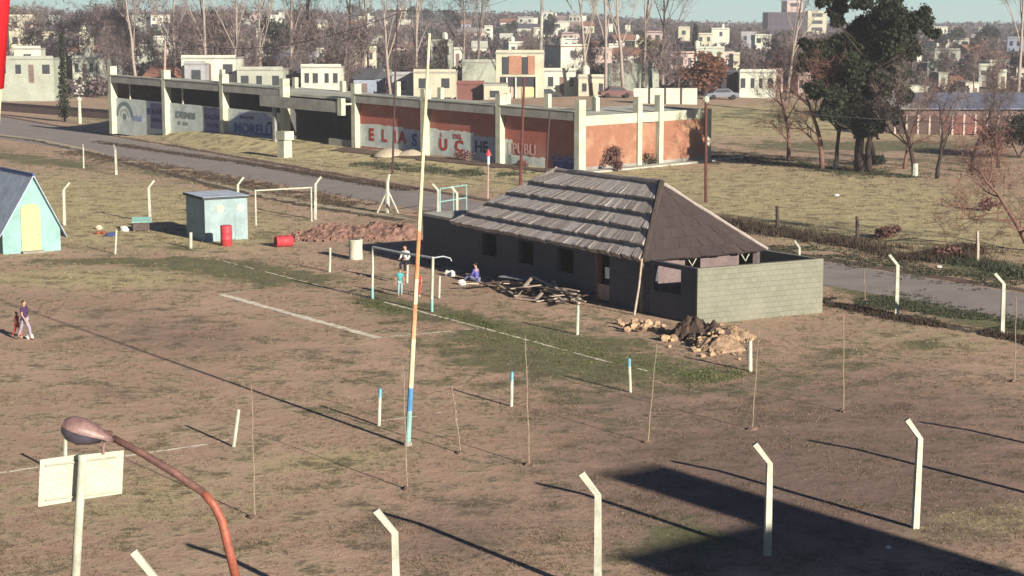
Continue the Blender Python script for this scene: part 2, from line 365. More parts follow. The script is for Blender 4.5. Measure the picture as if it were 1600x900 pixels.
ru0, ru1 = G(0, 183), G(1600, 459); rl0, rl1 = G(0, 216), G(1600, 502)
ud = (ru1 - ru0).normalized(); ld = (rl1 - rl0).normalized()
UP = [ru0 - ud * 120, ru0, G(400, 253), G(1200, 395), ru1, ru1 + ud * 60]; LO = [rl0 - ld * 120, rl0, G(400, 281), G(1320, 451), rl1, rl1 + ld * 60]
strip('road', UP, LO, 0.006, ROADM, 200, 0.15)
nrm = Vector((ud.y, -ud.x, 0)); nrm = nrm if nrm.y > 0 else -nrm      # pointing away from the camera
strip('verge_shade_strip', [p + nrm * 0.25 for p in UP], [p + nrm * 1.1 for p in UP], 0.012, mat('verge_soil_and_shade', (0.17, 0.12, 0.10), scale=1.5, amt=0.4, fine=12, bump=0.5), 220, 0.3)  # flat dark strip painting the shade along the road's far edge
pth = [G(-200, 185), G(60, 217), G(130, 231), G(400, 300), G(520, 322), G(645, 340)]
strip('path', [p for p in pth], [p + Vector((-0.35, -0.9, 0)) for p in pth], 0.010, PATHM, 160, 0.4)
strip('dark_ditch_strip', [p + Vector((-0.4, -1.0, 0)) for p in pth], [p + Vector((-0.6, -1.9, 0)) for p in pth], 0.014, mat('ditch_soil_and_shade', (0.13, 0.10, 0.08), scale=1.2, amt=0.5, fine=10, bump=0.6), 160, 0.9)  # flat dark strip along the lower edge of the path
# right-hand trench beyond the yard, its shade laid down as a flat dark strip
tr = [G(1285, 468), G(1340, 480), G(1400, 496), G(1480, 507), G(1560, 522), G(1700, 550)]
strip('dark_ditch_strip', tr, [p + Vector((-0.3, -0.75, 0)) for p in tr], 0.012, MATS['ditch_soil_and_shade'], 90, 0.5)
# painted field lines: worn chalk, broken in places
LINEM = mat('worn_chalk_line', (0.86, 0.82, 0.70), scale=1.6, c2=(0.68, 0.60, 0.48), amt=0.3, fine=9)
def chalk(p, q, w=0.12, gap=0.12):
    p, q = Vector(p), Vector(q); d = q - p; Ln = d.length; d.normalize(); nn = Vector((-d.y, d.x, 0)); t = 0
    mb = MB()
    while t < Ln:
        s_ = random.uniform(0.25, 0.6)
        if random.random() > gap:
            a, c = p + d * t, p + d * min(Ln, t + s_ * 1.05); ws = [w * random.uniform(0.3, 0.62) for _ in range(4)]
            mb.add([a - nn * ws[0], c - nn * ws[1], c + nn * ws[2], a + nn * ws[3]], [(0, 1, 2, 3)])
        t += s_
    for i in range(len(mb.v)): mb.v[i].z = T1(mb.v[i].x, mb.v[i].y) + 0.007
    tag(mb.build('field_marking', LINEM), kind='structure')
chalk(G(325, 402), G(581, 467), 0.10, 0.3); chalk(G(600, 472), G(752, 512), 0.16, 0.08); chalk(G(752, 512), G(955, 567), 0.14, 0.08); chalk(G(985, 573), G(1012, 580), 0.1, 0.4)
chalk(G(345, 460), G(590, 528), 0.36, 0.01); chalk(G(590, 528), G(752, 513), 0.13, 0.06); chalk(G(345, 460), G(395, 453), 0.08, 0.3)
chalk(G(-40, 745), G(62, 730), 0.14, 0.05); chalk(G(196, 713), G(325, 694), 0.14, 0.1); chalk(G(340, 690), G(462, 672), 0.1, 0.4); chalk(G(595, 658), G(690, 645), 0.1, 0.45)

# ------------------------------------------------------------------ brick garage block
bang = math.atan2(BU.y, BU.x)
zs = lambda x, y: 1.41 * (1 - x / BL)
BFR = Fr((BO.x, BO.y, 0), bang)
GB = thing('garage_building', 'long unfinished brick and concrete building with seven open bays, painted adverts on its front wall', 'building', (BO.x, BO.y, 1.0))
def B(): return MB(BFR, zs)
xs = []
for px in (182, 265, 355, 449, 560, 668, 785, 908):
    k = (px - 800) / FOC; s_ = (BC.x - BC.y * k) / (BU.x - BU.y * k)
    xs.append(BL - s_)
D = 0.55; BH = 3.75; RT = 4.05; DEP = 15.3
for i, x in enumerate(xs):
    tall = 5.3
    B().box(x - 0.24, x + 0.24, -D, 0.2, -1.2, tall).build('column', CREAM, GB)
for i in range(7):
    x0, x1 = xs[i] + 0.24, xs[i + 1] - 0.24
    if i == 3:
        B().box(x0 - 1.3, x1 + 0.1, -2.1, -1.75, 2.95, 3.85).build('beam', CONC, GB)
        B().box(x1 + 0.12, x1 + 0.62, -2.15, -1.7, 2.75, 4.15).build('beam', CREAM, GB)
        B().box(x0 - 1.3, x1 + 0.1, -1.75, -0.56, 3.55, 3.7).build('canopy_slab', ROOFC, GB)
        B().box(x0 - 0.1, x0 + 0.2, -1.7, -1.45, -1, 3.55).build('column', CONC, GB)
        B().box(x1 - 3.2, x1, -0.3, -0.05, -1.0, 0.55).build('sill', CONC, GB)
    else:
        B().box(x0, x1, -D + 0.03, 0.15, BH, 4.42).build('beam', CONC, GB)
        B().box(x0, x1, -D - 0.03, 0.18, 4.42, 4.5).build('coping', ROOFC, GB)
    if i < 3:
        B().box(x0, x1, 0.0, 0.2, -1.2, 2.25).build('parapet_wall', PWHITE, GB)
        if i in (0, 1): B().box(x0 + (2.2, 1.9)[i], x0 + (2.32, 2.02)[i], 0.02, 0.14, 2.25, BH).build('stanchion', CREAM, GB)
    elif i > 3:
        B().box(x0, x1, 0.0, 0.2, -1.2, BH).build('brick_wall', BRICKF, GB)
# painted areas and writing, each a thin flat layer on the wall
def patch(x0, x1, z0, z1, m, y=-0.012, name='painted_panel', ragged=True):
    mb = B(); n_ = 14
    top = [(x0 + (x1 - x0) * t / n_, z1 + (random.uniform(-.09, .05) if ragged else 0)) for t in range(n_ + 1)]
    pts = [(x, y, z0) for x, z in top] + [(x, y, z) for x, z in top] + [(x, 0.0, z0) for x, z in top] + [(x, 0.0, z) for x, z in top]; k = n_ + 1
    F = [(t, t + 1, k + t + 1, k + t) for t in range(n_)] + [(k + t, k + t + 1, 3 * k + t + 1, 3 * k + t) for t in range(n_)] + [(0, k, 3 * k, 2 * k), (n_, 2 * k + n_, 3 * k + n_, k + n_)]
    return mb.add(pts, F).build(name, m, GB)
def lettering(txt, x, z, size, m, y=-0.03, sx=1.0, bold=0.0, name='lettering'):
    cu = bpy.data.curves.new('t', 'FONT'); cu.body = txt; cu.size = size; cu.extrude = 0.008; cu.offset = bold; cu.resolution_u = 3
    o = bpy.data.objects.new('t', cu); col.objects.link(o); dg = bpy.context.evaluated_depsgraph_get(); dg.update()
    me = bpy.data.meshes.new_from_object(o.evaluated_get(dg)); bpy.data.objects.remove(o); bpy.data.curves.remove(cu)
    for v in me.vertices:
        lx = x + v.co.x * sx; lz = z + v.co.y
        wv = BFR((lx, y - v.co.z, lz + zs(lx, 0))); v.co = wv - GB.location
    me.materials.clear(); me.materials.append(m); me.name = name
    q = bpy.data.objects.new(name, me); col.objects.link(q); q.parent = GB; return q
w_ = [xs[i + 1] - xs[i] for i in range(7)]
# bay one: arch ring badge and lilac block
def ring(cx, cz, r0, r1, a0, a1, m, y=-0.02, name='painted_emblem'):
    mb = B(); n_ = 26; P = []
    for i in range(n_ + 1):
        t = R(a0 + (a1 - a0) * i / n_)
        for r in (r0, r1): P += [(cx + r * math.cos(t), y, cz + r * math.sin(t)), (cx + r * math.cos(t), 0, cz + r * math.sin(t))]
    F = []
    for i in range(n_):
        a, c = i * 4, i * 4 + 4
        F += [(a, a + 2, c + 2, c), (a + 2, a + 3, c + 3, c + 2), (a, c, c + 1, a + 1)]
    return mb.add(P, F).build(name, m, GB)
x0 = xs[0] + 0.3
ring(x0 + 1.35, 0.55, 1.05, 1.42, 0, 180, INKG); ring(x0 + 1.35, 0.55, 0.0, 0.3, 0, 360, INKG, -0.022); ring(x0 + 1.35, 0.55, 0.62, 0.68, 0, 180, INKG, -0.022)
patch(x0 + 2.6, x0 + 4.2, 0.25, 0.75, PBLUE); patch(xs[1] - 2.9, xs[1] - 0.3, -0.3, 2.1, PLILAC)
lettering('B', xs[1] - 3.4, 1.0, 0.8, INKB, sx=1.2, bold=.02); lettering('BAR', xs[1] - 2.6, 1.05, 0.75, INKD, sx=1.3, bold=.02); lettering('SAUNA', xs[1] - 2.7, 0.35, 0.5, INKD, bold=.01)
x0 = xs[1] + 0.3
lettering('DENIS', x0 + 0.9, 1.0, 0.78, INKG, sx=1.45, bold=.03); lettering('37 - 264', x0 + 1.2, 0.35, 0.42, INKG, sx=1.1, bold=.01)
patch(xs[2] - 3.3, xs[2] - 0.3, -0.5, 2.2, PLILAC); lettering('BAZAR', xs[2] - 3.2, 1.1, 0.6, INKD, sx=1.3, bold=.02); lettering('TEXTIL', xs[2] - 3.0, 0.4, 0.5, INKD, sx=1.2, bold=.01)
x0 = xs[2] + 0.3
mb = B(); hx = [(x0 + 0.1, 1.0), (x0 + 1.7, 2.0), (x0 + 5.0, 2.15), (xs[3] - 0.5, 1.3), (xs[3] - 0.6, -0.4), (x0 + 0.3, -0.5)]
mb.add([(a, -0.01, z) for a, z in hx] + [(a, 0, z) for a, z in hx], [(0, 5, 4, 3, 2, 1)] + [(i, (i + 1) % 6, 6 + (i + 1) % 6, 6 + i) for i in range(6)]); mb.build('painted_panel', PBLUE, GB)
lettering('MARTIN', x0 + 1.7, 1.45, 0.42, INKD, sx=1.3, bold=.01); lettering('MORELLI', x0 + 0.8, 0.2, 1.25, INKB, sx=1.12, bold=.045)
lettering('~', x0 + 5.6, 0.95, 1.2, INKD, sx=1.6, bold=.05, name='painted_arrow')
# bays five to seven
x0 = xs[4] + 0.26; x1 = xs[5] - 0.26
patch(x0, x0 + (x1 - x0) * .68, 0.15, 2.05, PWHITE); patch(x0 + (x1 - x0) * .66, x1, 0.25, 1.95, mat('grey_blue_shade_paint', (0.42, 0.46, 0.60), scale=1.1, amt=.3, fine=9), -0.014)  # right part in grey-blue: the column's shade put into the colour
for t, fx in (('E', .14), ('L', .34), ('I', .53), ('A', .60)): lettering(t, x0 + (x1 - x0) * fx, 0.75, 1.35, INKR, sx=.95, bold=.05)
lettering('S', x0 + (x1 - x0) * .80, 0.65, 1.35, INKB, bold=.05)
x0 = xs[5] + 0.26; x1 = xs[6] - 0.26
patch(x0, x0 + (x1 - x0) * .64, 0.05, 2.15, PWHITE); patch(x0 + (x1 - x0) * .625, x1, 0.0, 1.95, MATS['grey_blue_shade_paint'], -0.014)
lettering('I', x0 + 1.25, 1.55, .5, INKR, bold=.02); lettering('DEL', x0 + 2.7, 1.55, .5, INKR, sx=1.2, bold=.01)
for t, fx in (('U', .14), ('C', .37)): lettering(t, x0 + (x1 - x0) * fx, 0.55, 1.25, INKR, sx=1.1, bold=.05)
lettering('HE', x0 + (x1 - x0) * .65, 0.7, 1.2, INKD, sx=1.0, bold=.04)
x0 = xs[6] + 0.26; x1 = xs[7] - 0.26
patch(x0, x0 + (x1 - x0) * .1, -.1, 1.9, PWHITE); patch(x0, x0 + (x1 - x0) * .55, -.1, .75, PWHITE)
lettering('I PUBLI', x0 + .25, 0.85, 1.15, mat('pale_pink_lettering_paint', (0.62, 0.36, 0.34), scale=3, amt=.3, fine=15), sx=.85, bold=.02); patch(x0 + (x1 - x0) * .66, x1, -.4, .9, mat('deep_blue_wall_paint', (0.07, 0.10, 0.32), scale=2, amt=.4, fine=8))
lettering('CIDAD', x0 + (x1 - x0) * .62, 0.6, 0.8, PLILAC, sx=1.0, bold=.02, y=-0.035)
# right-hand end wall, rear walls, roof
X1 = BL
for y, h in ((6.6, 5.3), (9.2, 5.35), (DEP, 4.1)):
    B().box(X1 - 0.24, X1 + 0.30, y - 0.25, y + 0.25, -1, h).build('column', CREAM, GB)
ypan = ((0.2, 6.35), (6.85, 8.95), (9.45, DEP - .25))
for k, (a, c) in enumerate(ypan):
    B().box(X1 - 0.1, X1 + (0.12 if k != 1 else -0.25), a, c, 0.3, 3.35).build('brick_wall', BRICKS, GB)
    B().box(X1 - 0.1, X1 + (0.16 if k != 1 else -0.1), a, c, -1.0, 0.3).build('plinth', CONC, GB)
    B().box(X1 - 0.12, X1 + 0.15, a, c, 3.35, RT + 0.03).build('beam', CREAM, GB)
XM = xs[6] + 1.5; DM = 6.6
B().box(XM, X1, DEP - 0.2, DEP, -1, 3.9).build('brick_wall', BRICKS, GB); B().box(0, XM, DM - 0.2, DM, -1, 3.9).build('brick_wall', BRICKS, GB); B().box(XM - .2, XM, DM, DEP - .2, -1, 3.9).build('brick_wall', BRICKS, GB)
B().box(-0.1, 0.1, 0.2, DM - .2, -1, 3.9).build('brick_wall', BRICKS, GB)
B().box(0.1, XM, -0.02 + .2, DM + .1, 3.82, RT).build('roof', ROOFC, GB); B().box(XM + .003, X1 - 0.12, -0.02 + .2, DEP - .2, 3.825, RT + .004).build('roof', ROOFC, GB)
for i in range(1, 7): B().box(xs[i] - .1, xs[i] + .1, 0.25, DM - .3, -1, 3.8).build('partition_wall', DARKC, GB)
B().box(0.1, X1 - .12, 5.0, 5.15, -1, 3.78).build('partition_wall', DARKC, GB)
for x in (xs[1] + 1, xs[2] + 3, xs[3] + 1, xs[4] - 1.2, xs[4] + 3.6, xs[5] + 3, xs[6] - .4, xs[6] + 4.6, xs[7] - 3.6):
    yy = random.choice((5.4, 5.9)); B().box(x - 0.2, x + 0.2, yy, yy + 0.4, RT - 0.02, RT + random.uniform(.8, 1.25)).build('column', CREAM, GB)
c0 = BFR((X1 + 0.5, -0.6, 0)); c1_ = BFR((X1 + 0.4, DEP + 4, 0)); c2_ = BFR((X1 + 1.5, DEP + 4, 0)); c3_ = BFR((X1 + 1.6, -0.6, 0))
tag(MB().prism([(c0.x, c0.y), (c3_.x, c3_.y), (c2_.x, c2_.y), (c1_.x, c1_.y)], -0.2, 0.12).build('pavement', ROOFC), kind='structure')
a0 = BFR((xs[4] - .5, -2.6, 0)); a1 = BFR((X1 + .4, -2.6, 0)); a2 = BFR((X1 + .4, -.7, 0)); a3 = BFR((xs[4] - .5, -.7, 0))
strip('bare_soil', [a0, a1], [a3, a2], 0.05, MATS['verge_soil_and_shade'], 60, .5)

# ------------------------------------------------------------------ clubhouse with layered thatch roof
EZ = 2.15
Nn = G(1005, 404, EZ); Nl = G(705, 346, EZ)
cu_ = (Nn - Nl); LR = cu_.length; cang = math.atan2(cu_.y, cu_.x)
CF = Fr((Nn.x, Nn.y, 0), cang)
WD, RZ = 6.05, 4.66
CH = thing('clubhouse', 'grey block clubhouse under construction with hipped thatch roof and roofless block terrace', 'building', (Nn.x, Nn.y, 0))
def Cb(): return MB(CF)
LE = -LR
xl = CF(( -1, 0, 0))
# how far left the flat-topped wall end reaches
kL = 0
for t in np.linspace(LR, LR + 8, 200):
    p = CF((-t, 0.3, 0)); q = proj(p.x, p.y, EZ)
    if q[0] < 661: kL = t; break
kL = kL or LR + 2.5
Wt = 0.2; y0 = 0.3
door = (-3.55, -2.65); wins = [(-12.4, -11.2), (-9.4, -8.2), (-6.4, -5.2)]
ops = sorted([(a, c, 0.9, 1.85) for a, c in wins] + [(door[0], door[1], 0.0, 1.9)])
x = -kL
for a, c, zb, zt in ops:
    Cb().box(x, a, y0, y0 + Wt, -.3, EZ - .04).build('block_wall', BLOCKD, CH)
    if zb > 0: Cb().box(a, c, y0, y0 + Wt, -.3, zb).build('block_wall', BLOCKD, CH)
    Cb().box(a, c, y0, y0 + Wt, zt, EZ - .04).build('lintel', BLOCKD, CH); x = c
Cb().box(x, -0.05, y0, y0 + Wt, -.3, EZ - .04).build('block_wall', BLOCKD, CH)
Cb().box(-kL, -kL + Wt, y0 + Wt, WD - .3, -.3, EZ - .05).build('block_wall', BLOCKW, CH)
Cb().box(-kL, -.3, WD - .5, WD - .3, -.3, EZ - .05).build('block_wall', BLOCKW, CH)
Cb().box(-kL - .05, LE + 0.5, y0 - .04, WD - .25, EZ - .04, EZ + .08).build('flat_roof', ROOFC, CH)
# inner things seen through the doorway
Cb().box(door[0] - .3, door[1] + .5, 2.4, 2.5, 0, 1.9).build('inner_wall', mat('brown_inner_plaster', (0.38, 0.20, 0.14), scale=1.5, amt=.4), CH)
Cb().box(door[0], door[0] + .06, y0 - .02, y0 + Wt + .02, 0, 1.9).build('door_frame', mat('raw_timber_frame', (0.33, 0.15, 0.08), scale=4, amt=.3), CH)
Cb().box(door[0] + .06, door[1], y0 + .02, y0 + .07, 0.12, 0.75).build('door_panel', mat('pinkish_board', (0.42, 0.30, 0.26), scale=3, amt=.35), CH)
# end wall under the right-hand hip with two openings and white brackets
PINKW = mat('pinkish_plaster', (0.19, 0.145, 0.15), scale=1.5, amt=.25, fine=12)
ew = [(0.2, 2.2), (2.95, 4.85), (5.55, 5.75)]
for a, c in ew: Cb().box(-.5, -.3, a, c, -.3, EZ - .05).build('block_wall', PINKW, CH)
for a, c in ((2.2, 2.95), (4.85, 5.55)):
    Cb().box(-.5, -.3, a, c, -.3, 1.1).build('block_wall', PINKW, CH)
    mid_ = (a + c) / 2
    Cb().tube([(-.33, mid_ - .22, 1.95), (-.33, mid_, 1.65), (-.33, mid_ + .22, 1.98)], .028, 6).build('bracket', WHITEP, CH)
# terrace walls
C0 = G(1090, 507); Rr = G(1282, 488); cz = (PY(1090, 415, C0.y).z + PY(1282, 408, Rr.y).z) / 2
Nw = CF((0, .4, 0))
def wseg(p, q, z0, z1, m, th=.2, name='block_wall'): return MB().seg(p, q, th, z0, z1).build(name, m, CH)
dv = (Vector(C0[:2]) - Vector(Nw[:2])); 
pa, pb = Vector(Nw[:2]) + dv * 0.10, Vector(Nw[:2]) + dv * 0.68
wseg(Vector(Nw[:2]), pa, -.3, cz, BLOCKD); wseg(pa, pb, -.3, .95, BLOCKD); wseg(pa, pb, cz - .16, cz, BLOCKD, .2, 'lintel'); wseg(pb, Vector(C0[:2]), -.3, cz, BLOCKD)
dr = (Vector(Rr[:2]) - Vector(C0[:2])).normalized(); wseg(Vector(C0[:2]) - dr * .1, Vector(Rr[:2]), -.3, cz + .003, BLOCKW)
back = CF((-.3, WD - .3, 0)); wseg(Vector(Rr[:2]) - dr * .1 + Vector((-.05, .1)), Vector(back[:2]) + Vector((.2, 0)), -.3, cz - .005, BLOCKW)
# roof: rafters deck, then thatch courses
ins = 3.02
pr0, pr1 = (-LR + 4.0, WD / 2, RZ - .12), (-ins, WD / 2, RZ - .12)
DECK = mat('dark_roof_boards', (0.07, 0.055, 0.05), scale=2, amt=.3)
e = [(-LR, 0, EZ - .12), (0, 0, EZ - .12), (0, WD, EZ - .12), (-LR, WD, EZ - .12)]
mb = Cb(); mb.add(e + [pr0, pr1], [(0, 1, 5, 4), (1, 2, 5), (2, 3, 4, 5), (3, 0, 4), (3, 2, 1, 0)]); mb.build('roof_deck', DECK, CH)
TH1 = mat('silvery_thatch', (0.52, 0.48, 0.455), scale=7, amt=.25, fine=30, rnd=.08, bump=.5, stretch=(1, 1, .25))
TH2 = mat('old_grey_thatch', (0.47, 0.42, 0.39), scale=7, amt=.25, fine=30, rnd=.08, bump=.5, stretch=(1, 1, .25))
TH4 = mat('brown_grey_thatch', (0.40, 0.35, 0.325), scale=7, amt=.25, fine=30, rnd=.1, bump=.5, stretch=(1, 1, .25))
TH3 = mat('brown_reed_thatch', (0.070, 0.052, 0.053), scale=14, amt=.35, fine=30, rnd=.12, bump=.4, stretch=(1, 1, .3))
def bundles(A, Bp, Cp, Dp, courses, wd, mts, th, over, name='thatch_bundle', jit=.012):
    # A,B eave ends (left,right), D,C ridge ends (left,right); bundles run up the slope
    A, Bp, Cp, Dp = map(Vector, (A, Bp, Cp, Dp)); nrm_ = (Bp - A).cross(Dp - A).normalized()
    if nrm_.z < 0: nrm_ = -nrm_
    up = ((Cp + Dp) / 2 - (A + Bp) / 2); 
    for c in range(courses):
        t0, t1 = c / courses - (over if c else 0.015), (c + 1) / courses + .0
        l0, l1 = A.lerp(Dp, max(t0, 0)), A.lerp(Dp, t1); r0, r1 = Bp.lerp(Cp, max(t0, 0)), Bp.lerp(Cp, t1)
        n_ = max(1, int((r0 - l0).length / wd))
        cuts = [i / n_ + (random.uniform(-.25, .25) / n_ if 0 < i < n_ else 0) for i in range(n_ + 1)]
        for i in range(n_):
            a, b2 = cuts[i], cuts[i + 1]; j = lambda: random.uniform(-jit, jit)
            dn = (l0 - l1).normalized() * random.uniform(-.02, .07)
            tk = th * random.uniform(.95, 1.05)
            q0, q1 = l0.lerp(r0, a) + dn, l0.lerp(r0, b2) + dn; q2, q3 = l1.lerp(r1, b2), l1.lerp(r1, a)
            lo = nrm_ * 0.01; hi = nrm_ * (tk + .05); h2 = nrm_ * .05
            mb = Cb(); g = (q1 - q0) * .004
            mb.hexa([q0 + g, q1 - g, q2, q3, q0 + hi + g, q1 + hi + nrm_ * j() - g, q2 + h2, q3 + h2])
            mb.build(name, random.choice(mts), CH)
bundles(e[0], e[1], pr1, pr0, 5, .31, [TH1, TH2, TH4], .17, .03, jit=.02)
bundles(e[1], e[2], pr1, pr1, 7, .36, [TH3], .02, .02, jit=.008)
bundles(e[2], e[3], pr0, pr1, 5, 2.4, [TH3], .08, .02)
bundles(e[3], e[0], pr0, pr0, 5, 1.4, [TH2], .08, .02)
for a, c, rr in ((e[1], pr1, .13), (e[0], pr0, .09), (e[2], pr1, .07), (pr0, pr1, .10)):
    a, c = Vector(a) + Vector((0, 0, .07)), Vector(c) + Vector((0, 0, .12)); pts = [a.lerp(c, t / 9) + Vector((0, 0, random.uniform(-.02, .03))) for t in range(10)]
    Cb().tube(pts, [rr * random.uniform(.8, 1.2) for _ in pts], 7).build('hip_roll', DECK if rr > .12 else TH4, CH)
WOODL = mat('bleached_timber', (0.52, 0.43, 0.36), scale=6, amt=.35, fine=30, rnd=.2)
pp0 = G(991, 492); pp1 = G(1003, 404, 2.2)
tag(MB().tube([pp0, pp0.lerp(pp1, .5) + Vector((.03, 0, 0)), pp1], [.05, .045, .04], 7).build('timber_prop', WOODL), 'thin bleached timber prop leaning against the near eave corner of the thatched clubhouse', 'prop')

Cb().box(door[1] - .38, door[1] - .05, y0 + .06, y0 + .09, 1.0, 1.45).build('doorway_light_patch', mat('white_doorway_light', (0.8, 0.8, 0.78), scale=3, amt=.1), CH)  # white panel added for the bright sunlit view through the doorway
# ------------------------------------------------------------------ white bent fence posts
def bent_proto(h, arm, hw, name='fence_post', label=''):
    t = thing(name, label, 'fence post', (0, 0, 0), 'white bent-top concrete fence posts'); 
    MB().hexa([(-hw, -hw, -.3), (hw, -hw, -.3), (hw, hw, -.3), (-hw, hw, -.3)] + [(x * .8, y * .8, h) for x, y in ((-hw, -hw), (hw, -hw), (hw, hw), (-hw, hw))]).build('post', WHITEP, t)
    k = hw * .8; MB().hexa([(-k, -k, h), (k, -k, h), (k, k, h), (-k, k, h)] + [(x - arm * .62, y, h + arm * z) for x, y, z in ((-k * .8, -k * .8, .74), (k * .8, -k * .8, .86), (k * .8, k * .8, .86), (-k * .8, k * .8, .74))]).build('bent_arm', WHITEP, t)
    return t
proto = bent_proto(1.98, .52, .072); rep = Rep(proto)
bent = [  # base px, top px y, lean direction angle (deg, 180 = bends right), label
 (1430, 825, 654, 0, 'white bent-top post in the foreground standing clear at the right, beyond the big dark shadow'),
 (1199, 868, 692, 0, 'white bent-top foreground post with its foot in the big dark shadow'),
 (934, 930, 740, 0, 'white bent-top foreground post left of the long finger of shadow'),
 (622, 1003, 795, 0, 'white bent-top foreground post below the striped mast'),
 (244, 1089, 862, 0, 'white bent-top post whose tip only shows between the lamp arm and the backboard'),
 (1652, 782, 622, 0, 'white bent-top fence post just outside the right edge, nearest to it'), (1835, 745, 590, 0, 'white bent-top fence post farthest outside the right edge of the picture'),
 (1401, 493, 398, 0, 'white bent-top post beside the road, first to the right of the block terrace'),
 (1566, 521, 427, 0, 'white bent-top post beside the road close to the right edge'),
 (1248, 440, 376, 0, 'white bent-top post peeping up behind the block terrace wall'),
 (685, 345, 287, 0, 'white bent-top post on the left side of the small turquoise gate'),
 (715, 352, 291, 0, 'white bent-top post on the right side of the small turquoise gate'),
 (493, 343, 276, 180, 'white bent-top post left of the reddish soil heap, next to the lying red drum'),
 (235, 348, 282, 180, 'white bent-top post behind the small turquoise box'),
 (101, 352, 285, 180, 'white bent-top post right of the blue playhouse'),
 (373, 345, 277, 180, 'white bent-top post rising behind the blue shed'),
 (131, 263, 225, 90, 'short white post, left one of the pair on the grass near the far road'),
 (182, 273, 226, 90, 'short white post, right one of the pair on the grass near the far road')]
for bx, by, ty, rz, lab in bent:
    p = G(bx, by); hh = PY(bx, ty, p.y).z; k = hh / 2.40; lk = 1 if hh > 1.9 else .7
    q = rep.put(p, R(rz + random.uniform(-12, 12)), (lk, lk, k), lab or 'white bent-top fence post outside the right edge of the picture', tilt=(R(random.uniform(-1.4, 1.4)), R(random.uniform(-1.3, 1.3))))
rep.close()
# braced corner post by the road
p = G(606, 333); CP = thing('corner_post', 'white braced corner post with two slanting struts behind the reddish soil heap', 'fence post', p)
hz = PY(606, 272, p.y).z
MB().tube([p, p + Vector((0, 0, hz * .8)), p + Vector((.12, 0, hz))], [.13, .1, .06], 6).build('post', WHITEP, CP)
for s_ in (-1, 1): MB().tube([p + Vector((s_ * .62, -.1 * s_, 0)), p + Vector((s_ * .05, 0, hz * .55))], .05, 6).build('strut', WHITEP, CP)
# gate between two posts
TEAL = mat('pale_turquoise_paint', (0.26, 0.48, 0.46), scale=5, amt=.25, fine=30, rough=.6)
p = G(688, 340); q = G(729, 333); GT = thing('yard_gate', 'small pale turquoise tube gate between two bent white posts', 'gate', p)
hz = PY(688, 295, p.y).z
for a, c in (((0, .05), (1, .05)), ((0, .55), (1, .55)), ((0, 1), (1, 1)), ((0, .05), (0, 1)), ((1, .05), (1, 1)), ((.5, .05), (.5, 1))):
    MB().tube([p.lerp(q, a[0]) + Vector((0, 0, hz * a[1])), p.lerp(q, c[0]) + Vector((0, 0, hz * c[1]))], .035, 6).build('rail' if a[1] == c[1] else 'upright', TEAL, GT)

# ------------------------------------------------------------------ short field posts with blue tops
BLUEP = mat('sky_blue_paint', (0.16, 0.42, 0.55), scale=6, amt=.25, fine=30, rough=.6)
def short_proto(hw, top=True):
    t = thing('field_post', '', 'post', (0, 0, 0), 'short white posts round the football field')
    MB().tube([(0, 0, -.15), (0, 0, .72)], [hw, hw * .92], 8).build('post', WHITEP, t)
    MB().tube([(0, 0, .72), (0, 0, .95)], [hw * .94, hw * .9], 8).build('painted_top', BLUEP if top else WHITEP, t); return t
reps = Rep(short_proto(.05)); repw = Rep(short_proto(.05, False))
for bx, by, tx, ty, k, lab in [
 (102, 745, 102, 686, 1, 'short white field post half hidden behind the street lamp and backboard'),
 (365, 698, 373, 639, 1, 'short leaning white field post above the curve of the orange lamp arm'),
 (592, 665, 594, 607, 1, 'short blue-tipped field post just left of the tall striped mast'),
 (799, 635, 800, 581, 1, 'short blue-tipped field post standing alone in mid field'),
 (985, 613, 983, 560, 1, 'short blue-tipped field post left of the field corner with broken stone'),
 (1172, 580, 1172, 532, 1.5, 'thick short white post at the field corner right of the rubble heap'),
 (902, 523, 903, 477, 1.2, 'short white post in front of the timber pile'),
 (686, 466, 687, 431, 1, 'short white post close to the right goal post'),
 (636, 442, 637, 410, 1, 'short white post that a figure in white perches on'),
 (515, 425, 516, 387, 1.1, 'short white post left of the grey drum behind the goal'),
 (180, 397, 182, 359, 1, 'short white post between the playhouse and the shed'),
 (298, 388, 298, 363, 1.7, 'stumpy thick white post in front of the blue shed')]:
    p = G(bx, by); t = PY(tx, ty, p.y); hh = t.z / .95
    (reps if 'blue-tipped' in lab else repw).put(p, 0, (k, k, hh), lab, tilt=(0, math.atan2(t.x - p.x, t.z)))
reps.close(); repw.close()
SQ = mat('weathered_stone_white', (0.60, 0.58, 0.50), scale=4, amt=.3, fine=20)
# goal
p0, p1 = G(582, 467), G(675, 487); GO = thing('football_goal', 'white football goal with pale turquoise feet and a sagging crossbar', 'goal', p0)
h0, h1 = PY(583, 386, p0.y).z, PY(679, 403, p1.y).z
for p, h in ((p0, h0), (p1, h1)):
    MB().tube([p + Vector((0, 0, .5)), p + Vector((.05, 0, h))], .055, 10).build('goal_post', WHITEP, GO)
    MB().tube([p - Vector((0, 0, .1)), p + Vector((0, 0, .5))], .057, 10).build('painted_foot', TEAL, GO)
cr = [p0 + Vector((.05, 0, h0)), p0.lerp(p1, .5) + Vector((.05, 0, (h0 + h1) / 2 - .03)), p1 + Vector((.05, 0, h1))]
MB().tube(cr, .05, 8).build('crossbar', mat('pale_blue_grey_paint', (0.42, 0.47, 0.52), scale=4, amt=.25), GO)
e1 = p1 + Vector((.05, 0, h1)); bd = Vector((.75, .62, 0))
MB().tube([e1, e1 + bd * .5 + Vector((0, 0, .02)), e1 + bd * .85 - Vector((0, 0, .08)), e1 + bd * .92 - Vector((0, 0, .2))], .025, 6).build('net_bracket', MATS['pale_blue_grey_paint'], GO)
